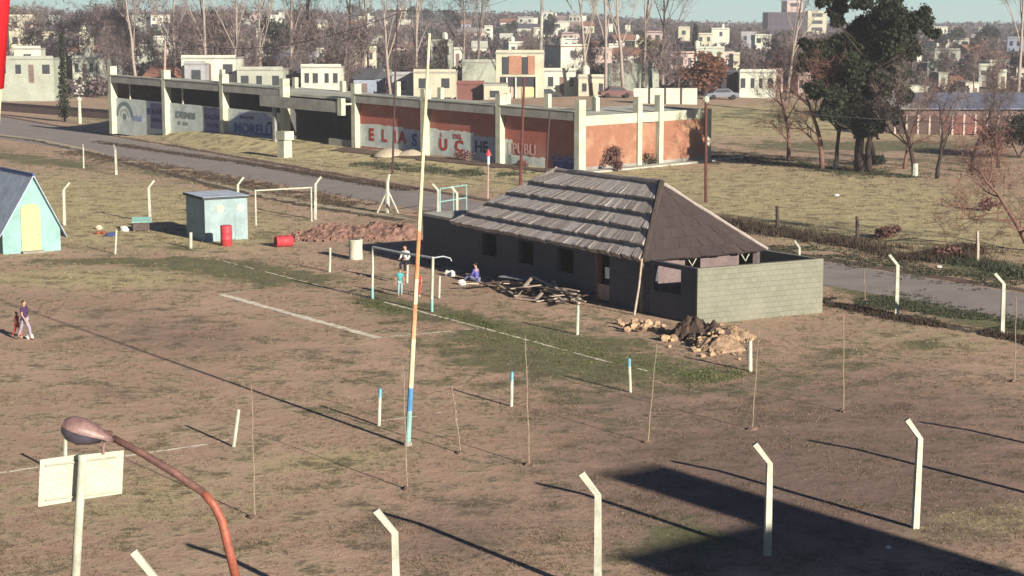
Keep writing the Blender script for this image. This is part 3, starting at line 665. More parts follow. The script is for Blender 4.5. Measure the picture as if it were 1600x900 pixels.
# small practice goal by the far fence
p0, p1 = G(400, 352), G(487, 346); GO2 = thing('practice_goal', 'small white goal frame standing near the far fence left of the soil heap', 'goal', p0)
h0 = PY(400, 298, p0.y).z
for p in (p0, p1): MB().tube([p, p + Vector((0, 0, h0))], .045, 8).build('goal_post', WHITEP, GO2)
MB().tube([p0 + Vector((-.05, 0, h0)), p1 + Vector((.05, 0, h0))], .045, 8).build('crossbar', WHITEP, GO2)

# ------------------------------------------------------------------ tree stakes
STK = mat('dry_stick_bark', (0.30, 0.24, 0.18), scale=8, amt=.35, fine=30)
for bx, by, tx, ty, lab in [
 (398, 809, 393, 602, 'tall thin bare sapling stem right of the orange lamp arm'), (636, 765, 630, 570, 'thin sapling stem standing just in front of the striped mast'),
 (720, 708, 706, 604, 'knobbly short bamboo stake right of the striped mast'), (827, 727, 821, 525, 'tall thin sapling stem in mid field near the lone blue-tipped post'),
 (1012, 692, 1026, 537, 'leaning thin sapling stem left of the rubble heap'), (1175, 671, 1186, 516, 'thin sapling stem just right of the thick field corner post'),
 (1318, 643, 1318, 487, 'thin sapling stem in front of the right end of the block terrace'), (1585, 597, 1588, 463, 'thin sapling stem at the far right edge near the road'),
 (1352, 470, 1350, 420, 'very thin dark stick by the road right of the block terrace')]:
    p = G(bx, by); t = PY(tx, ty, p.y); o = thing('tree_stake', lab, 'stake', p, 'thin sapling stems and stakes on the field')
    ps = [p.lerp(t, k / 8) + Vector((math.sin(k * 1.9 + bx) * .010, 0, 0)) for k in range(9)]
    MB().tube(ps, [.021 - .010 * k / 8 for k in range(9)], 6).build('stem', STK, o)
    if bx in (720,):
        for k in (1, 2, 3, 4, 5, 6, 7): MB().blob(ps[k], .04, 6, .2).build('knot', STK, o)
    else:
        for k in range(3): a = ps[5 + k]; MB().tube([a, a + Vector((random.uniform(-.15, .15), .05, .2))], [.008, .003], 4).build('twig', STK, o)
    s_ = random.Random(bx)
    MB().blob(p + Vector((0, 0, .0)), (.16, .16, .07), 8, .3).build('earth_mound', mat('fresh_soil', (0.20, 0.14, 0.11), scale=5, amt=.4, fine=20), o)

# ------------------------------------------------------------------ striped mast
p = G(637, 696); top = PY(671, 52, p.y); FM = thing('striped_mast', 'tall thin mast painted blue at its foot, rusty orange and cream above', 'mast', p)
PCR = mat('flaking_cream_mast_paint', (0.64, 0.50, 0.30), c2=(0.50, 0.20, 0.10), scale=1.1, fine=30, stretch=(3, 3, 1), rough=.7)
PRU = mat('rusty_orange_mast_paint', (0.52, 0.17, 0.08), c2=(0.62, 0.34, 0.18), scale=1.6, fine=30, stretch=(3, 3, 1), rough=.7)
PPL = mat('pale_cream_mast_paint', (0.66, 0.60, 0.40), scale=2, amt=.25, fine=20, rough=.7)
cuts = [(696, 640, 'lower_band', TEAL), (640, 603, 'blue_band', mat('mid_blue_mast_paint', (0.09, 0.26, 0.50), scale=4, amt=.3, fine=20)), (603, 480, 'shaft_band', PCR), (480, 385, 'shaft_band', PRU), (385, 355, 'shaft_band', PCR), (355, 52, 'shaft_band', PPL)]
cuts = [(696, 640, 'lower_band', TEAL), (640, 603, 'blue_band', MATS['mid_blue_mast_paint']), (603, 525, 'shaft_band', PPL), (525, 470, 'shaft_band', PCR), (470, 430, 'shaft_band', PPL), (430, 385, 'shaft_band', PRU), (385, 355, 'shaft_band', PRU), (355, 52, 'shaft_band', PPL)]
def on(py): k = (696 - py) / (696 - 52); return p.lerp(top, k)
def rad(py): return .075 - .04 * (696 - py) / 644
for a, c, nm, mm in cuts: MB().tube([on(a), on(c)], [rad(a), rad(c)], 10).build(nm, mm, FM)
MB().tube([p - Vector((0, 0, .1)), p + Vector((0, 0, .1))], .12, 10).build('foot_collar', CONC, FM)

# ------------------------------------------------------------------ street lamp (foreground)
Yl = 15.0
LP = G(366, 1500); b0 = PY(368, 900, Yl); base = Vector((b0.x + .02, Yl, 0)); SLm = thing('street_lamp', 'rusty orange curved street lamp with a tinted bell-shaped head in the foreground', 'street lamp', base)
ORG = mat('faded_orange_lamp_paint', (0.34, 0.11, 0.07), c2=(0.24, 0.07, 0.05), scale=5, fine=30, rough=.55, bump=.2, spec=.4)
BRN = mat('rusted_brown_tube', (0.17, 0.085, 0.07), c2=(0.085, 0.05, 0.05), scale=6, fine=30, rough=.6, bump=.3)
mid_ = [PY(368, 900, Yl), PY(358, 860, Yl), PY(347, 815, Yl), PY(335, 790, Yl), PY(318, 770, Yl)]
MB().tube([base, base + Vector((0, 0, 3)), mid_[0]], [.075, .06, .042], 12).build('pole', ORG, SLm, True)
MB().tube([mid_[0], mid_[1], mid_[2], mid_[3], mid_[4]], [.042, .041, .040, .038, .036], 12).build('curved_arm', ORG, SLm, True)
ar = [PY(318, 770, Yl), PY(270, 737, Yl), PY(225, 710, Yl), PY(176, 684, Yl)]
MB().tube(ar, [.036, .036, .034, .030], 12).build('arm', BRN, SLm, True)
hA, hB = PY(178, 690, Yl), PY(97, 662, Yl); ax = (hB - hA); LL = ax.length; ax.normalize(); sd_ = Vector((0, 1, 0)); up_ = sd_.cross(ax).normalized(); up_ = up_ if up_.z > 0 else -up_
def shell(prof, topm, nm, m_, lo, hi):
    P = []; n_ = 18
    for t, w1, hh in prof:
        c = hA + ax * (LL * t)
        for q in range(n_):
            a = lo + (hi - lo) * q / (n_ - 1); P.append(c + sd_ * (w1 * math.cos(a)) + up_ * (hh * math.sin(a)))
    F = [(i * n_ + q, i * n_ + q + 1, (i + 1) * n_ + q + 1, (i + 1) * n_ + q) for i in range(len(prof) - 1) for q in range(n_ - 1)]
    F += [tuple(range(n_)), tuple(reversed(range((len(prof) - 1) * n_, len(prof) * n_)))]
    MB().add(P, F).build(nm, m_, SLm, True)
shell([(0, .045, .04), (.2, .06, .06), (.4, .10, .09), (.62, .14, .11), (.82, .135, .10), (.95, .09, .065), (1.02, .02, .02)], 1, 'lamp_housing', mat('pinkish_enamel', (0.25, 0.155, 0.15), scale=9, amt=.3, fine=30, rough=.45, spec=.4), 0, math.pi)
shell([(.22, .055, .05), (.42, .095, .10), (.62, .13, .135), (.82, .125, .125), (.95, .085, .08), (1.0, .02, .02)], 1, 'lamp_glass', mat('grimy_lamp_glass', (0.075, 0.07, 0.10), scale=7, amt=.4, rough=.25, spec=.5), math.pi, 2 * math.pi)
k = PY(166, 682, Yl); MB().tube([k + Vector((0, 0, .03)), k - Vector((.03, 0, .10)), k - Vector((.035, 0, .16))], .014, 8).build('clamp', MATS['pinkish_enamel'], SLm)
MB().tube([k + Vector((-.05, 0, .035)), k + Vector((.05, 0, .02))], .03, 8).build('socket_collar', BRN, SLm)

# ------------------------------------------------------------------ backboard on a post
Yb = 29.0
pt = PY(128, 712, Yb); pb_ = PY(112, 1000, Yb); base = Vector((pb_.x - .04, Yb, 0)); BB = thing('basketball_backboard', 'white basketball backboard on a white tube post in the lower left', 'backboard', base)
WB = mat('backboard_white', (0.56, 0.57, 0.46), scale=2, amt=.12, fine=25, rough=.6)
MB().tube([base, pt + Vector((0, 0, -.1)), pt + Vector((0, 0, .02))], [.085, .072, .07], 12).build('post', WHITEP, BB, True)
bd = Vector((.98, .2, 0)).normalized()
def board(pxs, th=.03, nm='board_half'):
    q = [PY(x, y, Yb + .0) for x, y in pxs]; o_ = Vector((0, .11, 0)); 
    MB().hexa([v + o_ for v in q] + [v + o_ + Vector((0, th, 0)) for v in q]).build(nm, WB, BB)
board([(57, 795), (117, 785), (122, 712), (60, 721)]); board([(126, 783), (188, 774), (191, 706), (131, 713)])
for y in (722, 776): a = PY(70, y + 8, Yb); c = PY(180, y - 6, Yb); MB().tube([a + Vector((0, .09, 0)), c + Vector((0, .09, 0))], .016, 6).build('batten', WHITEP, BB)
# red-topped mast at the left edge
Ym = 20.0; m0 = PY(-26, 300, Ym); m1 = PY(-2, -60, Ym); dirm = (m1 - m0).normalized(); bz = m0 - dirm * (m0.z / dirm.z)
RM = thing('red_topped_mast', 'thick white mast with a bright red upper section at the left edge', 'mast', bz)
brk = PY(-12, 136, Ym); brk = m0 + dirm * ((brk.z - m0.z) / dirm.z)
rr = .13
MB().tube([bz, brk], [rr * 1.05, rr], 16).build('white_shaft', PPL, RM, True); MB().tube([brk, m1 + dirm * 1.2], [rr + .02, rr + .02], 16).build('red_shaft', mat('bright_red_paint', (0.58, 0.02, 0.03), scale=3, amt=.15, rough=.6), RM, True)

# ------------------------------------------------------------------ blue playhouse
g0, g1 = G(5, 398), G(92, 393); gw = 2.85; pa_ = R(35)
PF = Fr((g0.x, g0.y, 0), pa_); PH = thing('playhouse', 'small pale blue gabled playhouse with a yellow arched door and blue-grey roof', 'playhouse', g0)
LBL = mat('pale_blue_wall', (0.26, 0.45, 0.44), scale=1.2, amt=.26, fine=20); YEL = mat('pale_yellow_door_paint', (0.46, 0.45, 0.26), scale=2, amt=.15, fine=20)
RBL = mat('blue_grey_roofing', (0.46, 0.54, 0.66), scale=2, amt=.25, fine=12)
ap = PY(53, 276, g0.y + .7).z; shz = PY(92, 356, g1.y).z; dep = 4.2; cxm = gw * .55
def gable(y, nm):
    MB(PF).add([(0, y, -.1), (gw, y, -.1), (gw, y, shz), (cxm, y, ap), (0, y, shz), (0, y + .12, -.1), (gw, y + .12, -.1), (gw, y + .12, shz), (cxm, y + .12, ap), (0, y + .12, shz)],
      [(0, 1, 2, 3, 4), (9, 8, 7, 6, 5), (1, 0, 5, 6), (2, 1, 6, 7), (3, 2, 7, 8), (4, 3, 8, 9), (0, 4, 9, 5)]).build(nm, LBL, PH)
gable(0, 'gable_wall'); gable(dep, 'gable_wall')
MB(PF).box(0, .12, .12, dep, -.1, shz).build('side_wall', LBL, PH); MB(PF).box(gw - .12, gw, .12, dep, -.1, shz).build('side_wall', LBL, PH)
for sgn in (-1, 1):
    ex = -.28 if sgn < 0 else gw + .26; ez = shz - (ap - shz) / (cxm if sgn < 0 else gw - cxm) * .27
    n_ = 5
    for i in range(n_):
        ya, yb = -.22 + (dep + .4) * i / n_, -.22 + (dep + .4) * (i + 1) / n_ - .015
        MB(PF).hexa([(ex, ya, ez), (cxm, ya, ap + .01), (cxm, yb, ap + .01), (ex, yb, ez)] + [(ex, ya, ez + .06), (cxm, ya, ap + .09), (cxm, yb, ap + .09), (ex, yb, ez + .06)]).build('roof_sheet', RBL, PH)
MB(PF).tube([(cxm, -.24, ap + .09), (cxm, dep + .2, ap + .09)], .07, 6).build('ridge_cap', mat('deep_blue_ridge', (0.08, 0.12, 0.30), scale=3, amt=.2), PH)
dx0, dx1, dz = gw * .32, gw * .66, PY(48, 330, g0.y).z
mb = MB(PF); arc = [(dx0 + (dx1 - dx0) * (.5 - .5 * math.cos(math.pi * i / 10)), dz + .28 * math.sin(math.pi * i / 10)) for i in range(11)]
pl = [(dx0, 0.0)] + arc + [(dx1, 0.0)]; k = len(pl)
mb.add([(x, -.045, z) for x, z in pl] + [(x, .0, z) for x, z in pl], [tuple(range(k))] + [(i, (i + 1) % k, k + (i + 1) % k, k + i) for i in range(k)]); mb.build('door', YEL, PH)
MB(PF).box(dx0 - .05, dx1 + .05, -.35, -.0, -.05, .1).build('door_step', CONC, PH)
MB(PF).blob((dx1 - .12, -.07, .85), .03, 6, .05).build('door_knob', CONC, PH)

# ------------------------------------------------------------------ pale blue shed
s0, s1 = G(321, 378), G(383, 374); sdv = s1 - s0; sw = sdv.length; sa = R(31); SF = Fr((s0.x, s0.y, 0), sa)
SD = thing('shed', 'small pale blue flat-roofed shed with two white discs on its front', 'shed', s0)
SBL = mat('pale_sky_shed_paint', (0.30, 0.40, 0.43), scale=1.2, amt=.25, fine=20)
sh = PY(323, 312, s0.y).z; sdp = 2.6; sw = 2.3
MB(SF).box(0, sw, 0, .12, -.1, sh).build('front_wall', SBL, SD); MB(SF).box(0, .12, .12, sdp, -.1, sh).build('side_wall', SBL, SD)
MB(SF).box(sw - .12, sw, .12, sdp, -.1, sh).build('side_wall', SBL, SD); MB(SF).box(.12, sw - .12, sdp - .12, sdp, -.1, sh).build('back_wall', SBL, SD)
MB(SF).hexa([(-.12, -.1, sh), (sw + .1, -.1, sh), (sw + .1, sdp + .1, sh + .02), (-.12, sdp + .1, sh + .02)] + [(-.12, -.1, sh + .1), (sw + .1, -.1, sh + .1), (sw + .1, sdp + .1, sh + .14), (-.12, sdp + .1, sh + .14)]).build('roof', mat('tarred_roof_edge', (0.07, 0.08, 0.09), scale=3, amt=.3), SD)
MB(SF).hexa([(-.1, -.08, sh + .105), (sw + .08, -.08, sh + .105), (sw + .08, sdp + .08, sh + .145), (-.1, sdp + .08, sh + .145)] + [(-.1, -.08, sh + .12), (sw + .08, -.08, sh + .12), (sw + .08, sdp + .08, sh + .16), (-.1, sdp + .08, sh + .16)]).build('roof_sheet', RBL, SD)
for cx in (.36, .84):
    P = [(sw * cx + .21 * math.cos(t * math.pi / 8), -.02, sh * .77 + .21 * math.sin(t * math.pi / 8)) for t in range(16)]
    MB(SF).add(P + [(x, 0, z) for x, y, z in P], [tuple(range(16))] + [(i, (i + 1) % 16, 16 + (i + 1) % 16, 16 + i) for i in range(16)]).build('painted_disc', WHITEP, SD)
MB(SF).box(sw * .70, sw * .985, -.025, 0, .02, sh * .62).build('door', SBL, SD)

# ------------------------------------------------------------------ drums
REDP = mat('faded_red_drum_paint', (0.50, 0.045, 0.06), c2=(0.36, 0.04, 0.05), scale=3, fine=20, rough=.55, spec=.35)
def drum_prof(r, h): return [(r * .93, 0.0), (r, .02), (r, h * .32), (r * 1.04, h * .335), (r, h * .35), (r, h * .65), (r * 1.04, h * .665), (r, h * .68), (r, h - .02), (r * .93, h)]
p = G(354, 384); h = PY(354, 352, p.y).z; o = thing('oil_drum', 'faded red oil drum standing in front of the pale blue shed', 'drum', p)
MB().lathe(drum_prof(.29, h), p, 20).build('drum', REDP, o, True); MB().lathe([(.265, h - .01), (.265, h + .004)], p, 20).build('lid', REDP, o)
p = G(440, 386); o = thing('oil_drum', 'faded red oil drum lying on its side at the left end of the soil heap', 'drum', p)
dd = Vector((.86, .42, 0)).normalized(); P0 = p + Vector((-.28, -.1, .28)); prof = drum_prof(.28, .85)
MB().tube([P0 + dd * z for r_, z in prof], [r_ for r_, z in prof], 20).build('drum', REDP, o, True)
MB().tube([P0 - dd * .004, P0 + dd * .02], [.24, .24], 20).build('drum_end', mat('dark_red_drum_end', (0.28, 0.03, 0.045), scale=3, amt=.3), o)
p = G(556, 405); h = PY(556, 374, p.y).z; o = thing('concrete_cylinder', 'pale grey concrete cylinder standing behind the goal', 'drum', p)
MB().lathe([(.33, 0), (.34, .03), (.33, .08), (.31, h * .5), (.33, h - .07), (.34, h - .02), (.33, h)], p, 22).build('body', mat('pale_green_grey_concrete', (0.52, 0.53, 0.44), scale=3, amt=.25, fine=20), o, True)
MB().lathe([(.24, h - .003), (.24, h + .006)], p, 18).build('top_opening', DARKC, o)

# ------------------------------------------------------------------ turquoise box and junk by the shed
p = G(208, 362); BXF = Fr(p, R(10)); o = thing('tool_box', 'small low box with a pale turquoise sloping lid between playhouse and shed', 'box', p)
MB(BXF).box(0, .85, 0, .5, .05, .5).build('box_body', mat('dark_box_wood', (0.11, 0.085, 0.08), scale=4, amt=.3), o)
MB(BXF).hexa([(-.06, -.08, .48), (.95, -.08, .48), (.95, .55, .68), (-.06, .55, .68)] + [(-.06, -.08, .52), (.95, -.08, .52), (.95, .55, .72), (-.06, .55, .72)]).build('lid', TEAL, o)
for a in (0.03, .77): MB(BXF).box(a, a + .05, .02, .07, 0, .05).build('foot', WOODL, o)
def heap(name, label, cat, px, py, r, m, n_=1, flat=.4, grp=None):
    p = G(px, py); o = thing(name, label, cat, p, grp)
    for i in range(n_): MB().blob(p + Vector((random.uniform(-r, r) * (n_ > 1), random.uniform(-r, r) * .5 * (n_ > 1), r * flat * .6)), (r, r * .8, r * flat), 9, .25).build('fold' if n_ > 1 else 'bundle', m, o)
    return o
heap('clothes_bundle', 'rusty brown bundle of cloth lying on the grass left of the turquoise box', 'bundle', 158, 366, .2, mat('rusty_cloth', (0.33, 0.11, 0.05), scale=6, amt=.4), 3, .5)
heap('clothes_bundle', 'white cloth bundle lying nearest the left of the turquoise box', 'bundle', 191, 361, .2, mat('white_cloth', (0.72, 0.72, 0.70), scale=6, amt=.15), 2, .8)
heap('clothes_bundle', 'dark blue cloth bundle lying on the ground in front of the turquoise box', 'bundle', 178, 369, .24, mat('navy_cloth', (0.06, 0.09, 0.22), scale=6, amt=.3), 3, .5)
heap('clothes_bundle', 'cream cloth bundle on top of the rusty bundle left of the turquoise box', 'bundle', 156, 358, .17, mat('cream_cloth', (0.65, 0.55, 0.42), scale=6, amt=.2), 2, .8)
heap('white_bag', 'small white bag in the shade between goal and seated figure in blue', 'bag', 701, 431, .16, MATS['white_cloth'], 2, .95)
for i, (px, py) in enumerate(((1020, 178), (1308, 306), (1311, 307), (1378, 395), (1466, 418), (1583, 424), (1388, 857), (1175, 536), (1195, 516), (1210, 521))):
    pass
for px, py, r, lb in ((1377, 394, .16, 'scrap of white paper on the verge left of the roadside post'), (1467, 418, .12, 'tiny scrap of white litter on the far verge at the right'), (1583, 425, .13, 'scrap of white litter at the right edge beyond the road'),
                      (1307, 306, .16, 'pale stone lying in the far dry field'), (1388, 857, .07, 'white scrap of paper inside the big dark shadow')):
    heap('litter_scrap', lb, 'litter', px, py, r, MATS['white_cloth'], 1, .5)

# ------------------------------------------------------------------ gate pillar and mounds beyond the road
p = G(445, 246); o = thing('concrete_pillar', 'cream concrete pillar with a wider cap standing in front of the dark garage bay', 'pillar', (p.x, p.y, T1(p.x, p.y)))
z0 = T1(p.x, p.y); pf = Fr((p.x, p.y, z0), R(-43)); hz = PY(445, 205, p.y).z - z0
MB(pf).box(-.42, .42, -.42, .42, -.2, hz * .68).build('shaft', CREAM, o); MB(pf).box(-.52, .62, -.48, .48, hz * .68, hz).build('cap', CREAM, o)
p = G(625, 250); SM = thing('sand_heap', 'pale sand heap with two tops in front of the lettered brick bays', 'heap', (p.x, p.y, T1(p.x, p.y)))
SAND = mat('pale_sand', (0.46, 0.40, 0.30), scale=3, amt=.2, fine=15, bump=.4)
def mound(parent, c, rx, ry, h, m, name='mound', nseg=46, rough=.25, sd=0.0, rot=0.0):
    rings = 22; nseg = int(nseg * 1.6); P = []; F = []; cr_, sr_ = math.cos(rot), math.sin(rot)
    for i in range(rings + 1):
        t = i / rings
        for q in range(nseg):
            a = 2 * math.pi * q / nseg; x, y = rx * t * math.cos(a), ry * t * math.sin(a)
            k = noise.fractal(Vector((x * 1.6 + sd, y * 1.6, sd)), 1.0, 2.0, 4)
            z = h * (1 - t ** 1.8) * (1 + rough * k * .55) + (rough * .32 * h * (noise.noise(Vector((x * 4 + sd, y * 4, sd))) + .6 * noise.noise(Vector((x * 9, y * 9, sd))) + .45 * abs(noise.noise(Vector((x * 19, y * 19, sd + 3))))) if t < .97 else -.08)
            wob = 1 + .22 * noise.noise(Vector((math.cos(a) * 1.5, math.sin(a) * 1.5, sd + 5))) * t
            X_, Y_ = x * wob, y * wob
            P.append((c[0] + X_ * cr_ - Y_ * sr_, c[1] + X_ * sr_ + Y_ * cr_, c[2] + max(z, -.08)))
    for i in range(rings):
        for q in range(nseg): F.append((i * nseg + q, (i + 1) * nseg + q, (i + 1) * nseg + (q + 1) % nseg, i * nseg + (q + 1) % nseg))
    return MB().add(P, F).build(name, m, parent, True)
mound(SM, (p.x - .8, p.y + .3, T1(p.x, p.y) - .05), 1.6, 1.1, .6, SAND, 'mound', 40, .1, 3); mound(SM, (p.x + .9, p.y, T1(p.x, p.y) - .05), 1.2, 1.0, .5, SAND, 'mound', 40, .1, 9)
# reddish soil heap
REDS = mat('reddish_brown_soil', (0.28, 0.165, 0.13), c2=(0.13, 0.075, 0.065), scale=3.5, fine=12, bump=.8)
a_, b_ = G(452, 376), G(640, 372); mc = (a_ + b_) / 2; md_ = b_ - a_; ma_ = math.atan2(md_.y, md_.x)
SO = thing('soil_heap', 'long low heap of reddish soil behind the goal beside the thatched clubhouse', 'heap', mc)
mound(SO, mc + Vector((.1, .9, 0)), md_.length * .55, 1.7, .55, REDS, 'mound', 90, .7, 11, ma_); mound(SO, mc + Vector((1.5, 1.1, 0)), 1.9, 1.3, .7, REDS, 'mound', 60, .6, 17, ma_)
mound(SO, mc + Vector((-1.3, .8, 0)), 1.4, 1.1, .6, REDS, 'mound', 60, .7, 23, ma_); mound(SO, mc + Vector((2.6, .6, 0)), 1.5, 1.1, .65, REDS, 'mound', 60, .6, 29, ma_)
for i in range(230):
    t = random.uniform(-.5, .5); q = mc + md_ * t * 1.05 + Vector((0, random.uniform(-.9, 1.9), 0)); r = random.uniform(.05, .15)
    hgt = .5 * (1 - abs(t) * 1.6) * max(0, 1 - abs((q.y - mc.y - .8) / 1.6)); MB().blob((q.x, q.y, max(hgt, 0) * random.uniform(.6, 1.3) + r * .3), r, 6, .3).build('soil_clod', REDS, SO)
# rubble heap of yellowish stones at the terrace corner
RUB = mat('yellow_buff_rubble', (0.44, 0.32, 0.20), c2=(0.30, 0.20, 0.14), scale=3, fine=15, bump=.5, rnd=.2)
RBD = mat('brown_soil_and_shade', (0.085, 0.058, 0.05), scale=4, amt=.4, fine=15, bump=.7)  # brown soil, toned dark to carry the heap's shaded side
p = G(1105, 545); RU = thing('rubble_heap', 'heap of buff broken stones around dark soil at the near corner of the block terrace', 'heap', p)
mound(RU, G(1082, 527), .85, .75, .62, RBD, 'soil_mound', 60, .8, 41); mound(RU, G(1108, 530), 1.0, .7, .5, RBD, 'soil_mound', 60, .8, 47)
mound(RU, G(1125, 545), .95, .75, .42, mat('buff_rubble_dust', (0.36, 0.25, 0.17), scale=5, amt=.4, fine=14, bump=.8), 'rubble_mound', 60, .6, 53); mound(RU, G(1145, 527), .8, .6, .35, MATS['buff_rubble_dust'], 'rubble_mound', 50, .6, 59)
for i in range(230):
    t = random.random()
    px, py = (random.gauss(1126, 22), random.gauss(538, 10)) if t < .7 else (random.gauss(1090, 22), random.gauss(517, 8))
    q = G(px, py); r = random.uniform(.035, .13); d_ = (Vector(q[:2]) - Vector(G(1120, 540)[:2])).length
    z = max(0, .5 - d_ * .42) * random.uniform(.6, 1.1)
    MB().blob((q.x, q.y, z + r * .45), (r, r * random.uniform(.6, 1), r * random.uniform(.5, .8)), 6, .3).build('stone', RUB, RU)
p = G(1000, 520); RU2 = thing('rubble_heap', 'smaller scatter of buff broken stones left of the main rubble heap', 'heap', p)
for i in range(34):
    px, py = random.gauss(1003, 15), random.gauss(515, 4.5)
    if random.random() < .25: px, py = random.gauss(1043, 6), random.gauss(535, 4)
    q = G(px, py); r = random.uniform(.06, .18)
    MB().blob((q.x, q.y, r * .6 + (random.uniform(0, .15) if px < 1025 else 0)), (r, r * .8, r * .8), 6, .3).build('stone', RUB, RU2)
# timber pile in front of the dark wall
p = G(835, 470); TP = thing('timber_pile', 'untidy pile of planks and sheets with two propped frames along the dark clubhouse wall', 'timber', p)
DKW = mat('dark_old_timber', (0.10, 0.07, 0.065), scale=5, amt=.4, fine=20, rnd=.3); GRS = mat('grey_sheet_board', (0.30, 0.31, 0.34), scale=3, amt=.3, fine=20)
def plank(p0_, p1_, w_2=.11, t_=.03, m_=None, nm='plank'):
    p0_, p1_ = Vector(p0_), Vector(p1_); d = (p1_ - p0_).normalized(); s_ = d.cross(Vector((0, 0, 1))).normalized() * w_2; u = s_.cross(d).normalized() * t_; u = u if u.z > 0 else -u
    MB().hexa([p0_ - s_, p1_ - s_, p1_ + s_, p0_ + s_] + [v + u for v in (p0_ - s_, p1_ - s_, p1_ + s_, p0_ + s_)]).build(nm, m_, TP)
for i in range(30):
    t = random.random(); q = G(765 + 140 * t, 452 + 22 * t + random.uniform(-5, 5)); ang = cang + random.gauss(0, .35) + (math.pi / 2 if random.random() < .2 else 0); ln = random.uniform(.5, 1.3)
    d = Vector((math.cos(ang), math.sin(ang), random.uniform(-.08, .08))) * ln; z = random.uniform(.02, .4)
    plank(q + Vector((0, 0, z)) - d, q + Vector((0, 0, z + .05)) + d, random.uniform(.05, .12), .035, random.choice([DKW, DKW, WOODL]))
for a, c, m_ in (((785, 447), (838, 452), GRS), ((808, 450), (850, 456), GRS)): plank(G(*a) + Vector((0, 0, .42)), G(*c) + Vector((0, 0, .40)), .3, .03, m_, 'sheet')
for a, c, za, zc, m_ in (((806, 466), (833, 456), .05, .62, WOODL), ((838, 470), (866, 460), .05, .55, WOODL), ((833, 456), (905, 474), .62, .12, WOODL), ((866, 460), (872, 471), .55, .3, WOODL), ((806, 468), (840, 472), .03, .04, WOODL), ((845, 466), (880, 470), .3, .32, WOODL), ((853, 459), (905, 477), .35, .06, WOODL), ((770, 447), (806, 466), .18, .08, WOODL)):
    plank(G(*a) + Vector((0, 0, za)), G(*c) + Vector((0, 0, zc)), .06, .045, m_)

# ------------------------------------------------------------------ poles
POLD = mat('dark_tarred_pole', (0.075, 0.045, 0.045), scale=5, amt=.3, fine=20); POLR = mat('rusty_red_pole', (0.13, 0.05, 0.045), scale=5, amt=.35, fine=20); POLP = mat('pale_pink_pole', (0.42, 0.30, 0.28), scale=5, amt=.3, fine=20); POLC = mat('pale_concrete_pole', (0.50, 0.47, 0.42), scale=4, amt=.2)
def pole(bx, by, tx, ty, r0, r1, m_, lab, arm=None, cap=None, cat='utility pole', name='utility_pole'):
    p = G(bx, by); z = T1(p.x, p.y); p = Vector((p.x, p.y, z)); t = PY(tx, ty, p.y); o = thing(name, lab, cat, p)
    MB().tube([p - Vector((0, 0, .3)), p.lerp(t, .5), t], [r0, (r0 + r1) / 2, r1], 8).build('pole', m_, o)
    if arm:
        for k, zz in enumerate(arm):
            c = t - Vector((0, 0, zz)); MB().tube([c - Vector((.7, .3, 0)), c + Vector((.7, .3, 0))], .05, 6).build('crossarm', m_, o)
            for s_ in (-.6, -.2, .2, .6): MB().tube([c + Vector((s_, s_ * .43, .03)), c + Vector((s_, s_ * .43, .2))], .035, 6).build('insulator', WHITEP, o)
    if cap: MB().blob(t + Vector((0, 0, .1)), .22, 8, .1).build('cap', WHITEP, o)
    return t
tA = pole(813, 289, 819, 120, .11, .08, POLR, 'dark red slim pole in front of the lettered brick bays, second from the mast', None)
tB = pole(613, 272, 621, 8, .085, .05, POLD, 'thin dark pole in front of the lettered bay beside the pale sand heap', (.4,))
tC = pole(1103, 316, 1103, 158, .10, .085, POLR, 'rusty pole with a white knob on top right of the brick end wall', None, True)
tD = pole(853, 270, 859, 172, .09, .07, POLD, 'short dark pole in front of the last lettered bay left of the corner column', None)
tE = pole(257, 205, 258, 62, .17, .1, POLP, 'pinkish pole standing in front of the second garage column from the left', None)
tF = pole(843, 148, 848, -30, .32, .2, POLC, 'tall pale concrete pole rising behind the garage roof into the sky', (.5,))
tG = pole(1392, 152, 1391, 96, .2, .14, POLC, 'pale pole with a short crossarm among the houses at the right', (.6,))
pole(762, 310, 763, 238, .055, .05, POLP, 'slim pinkish sign post with a red tip beyond the road', None, None, 'sign post', 'sign_post')
o = bpy.data.objects['sign_post']; tt = PY(763, 243, o.location.y); MB().tube([tt, tt + Vector((0, 0, .38))], [.22, .05], 8).build('red_tip', REDP, o); MB().tube([tt - Vector((0, 0, .55)), tt], .09, 8).build('pale_band', mat('pale_blue_tip', (0.5, 0.6, 0.66), scale=4, amt=.2), o)
p = G(762, 312); 
p = G(125, 193); p.z = T1(p.x, p.y); o = thing('bollard', 'cream bollard with a round knob beside the road at the far left', 'bollard', p); hz = PY(123, 152, p.y).z - p.z
MB().tube([p, p + Vector((0, 0, hz * .85))], [.2, .17], 10).build('shaft', CREAM, o); MB().blob(p + Vector((0, 0, hz * .92)), .3, 10, .05).build('knob', CREAM, o)
WIR = mat('dark_wire', (0.04, 0.04, 0.04), scale=1, amt=.1, bump=0)
def wire(a, c, sag, lab, grp='sagging cables between the poles'):
    a, c = Vector(a), Vector(c); o = MB().tube([a.lerp(c, t / 16) - Vector((0, 0, sag * 4 * (t / 16) * (1 - t / 16))) for t in range(17)], .022, 4).build('cable', WIR); tag(o, lab, 'cable', grp)
wire(tB - Vector((.6, .2, .3)), tF - Vector((.6, 0, .3)), 1.5, 'dark sagging cable between the thin dark pole and the tall concrete pole')
wire(tC - Vector((0, 0, .2)), Vector((48, 122, 4.0)), .6, 'dark cable running right from the rusty pole over the dry field')
wire(tE, tB - Vector((0, 0, .6)), 1.6, 'dark sagging cable above the garage roof between the pinkish and thin dark poles')
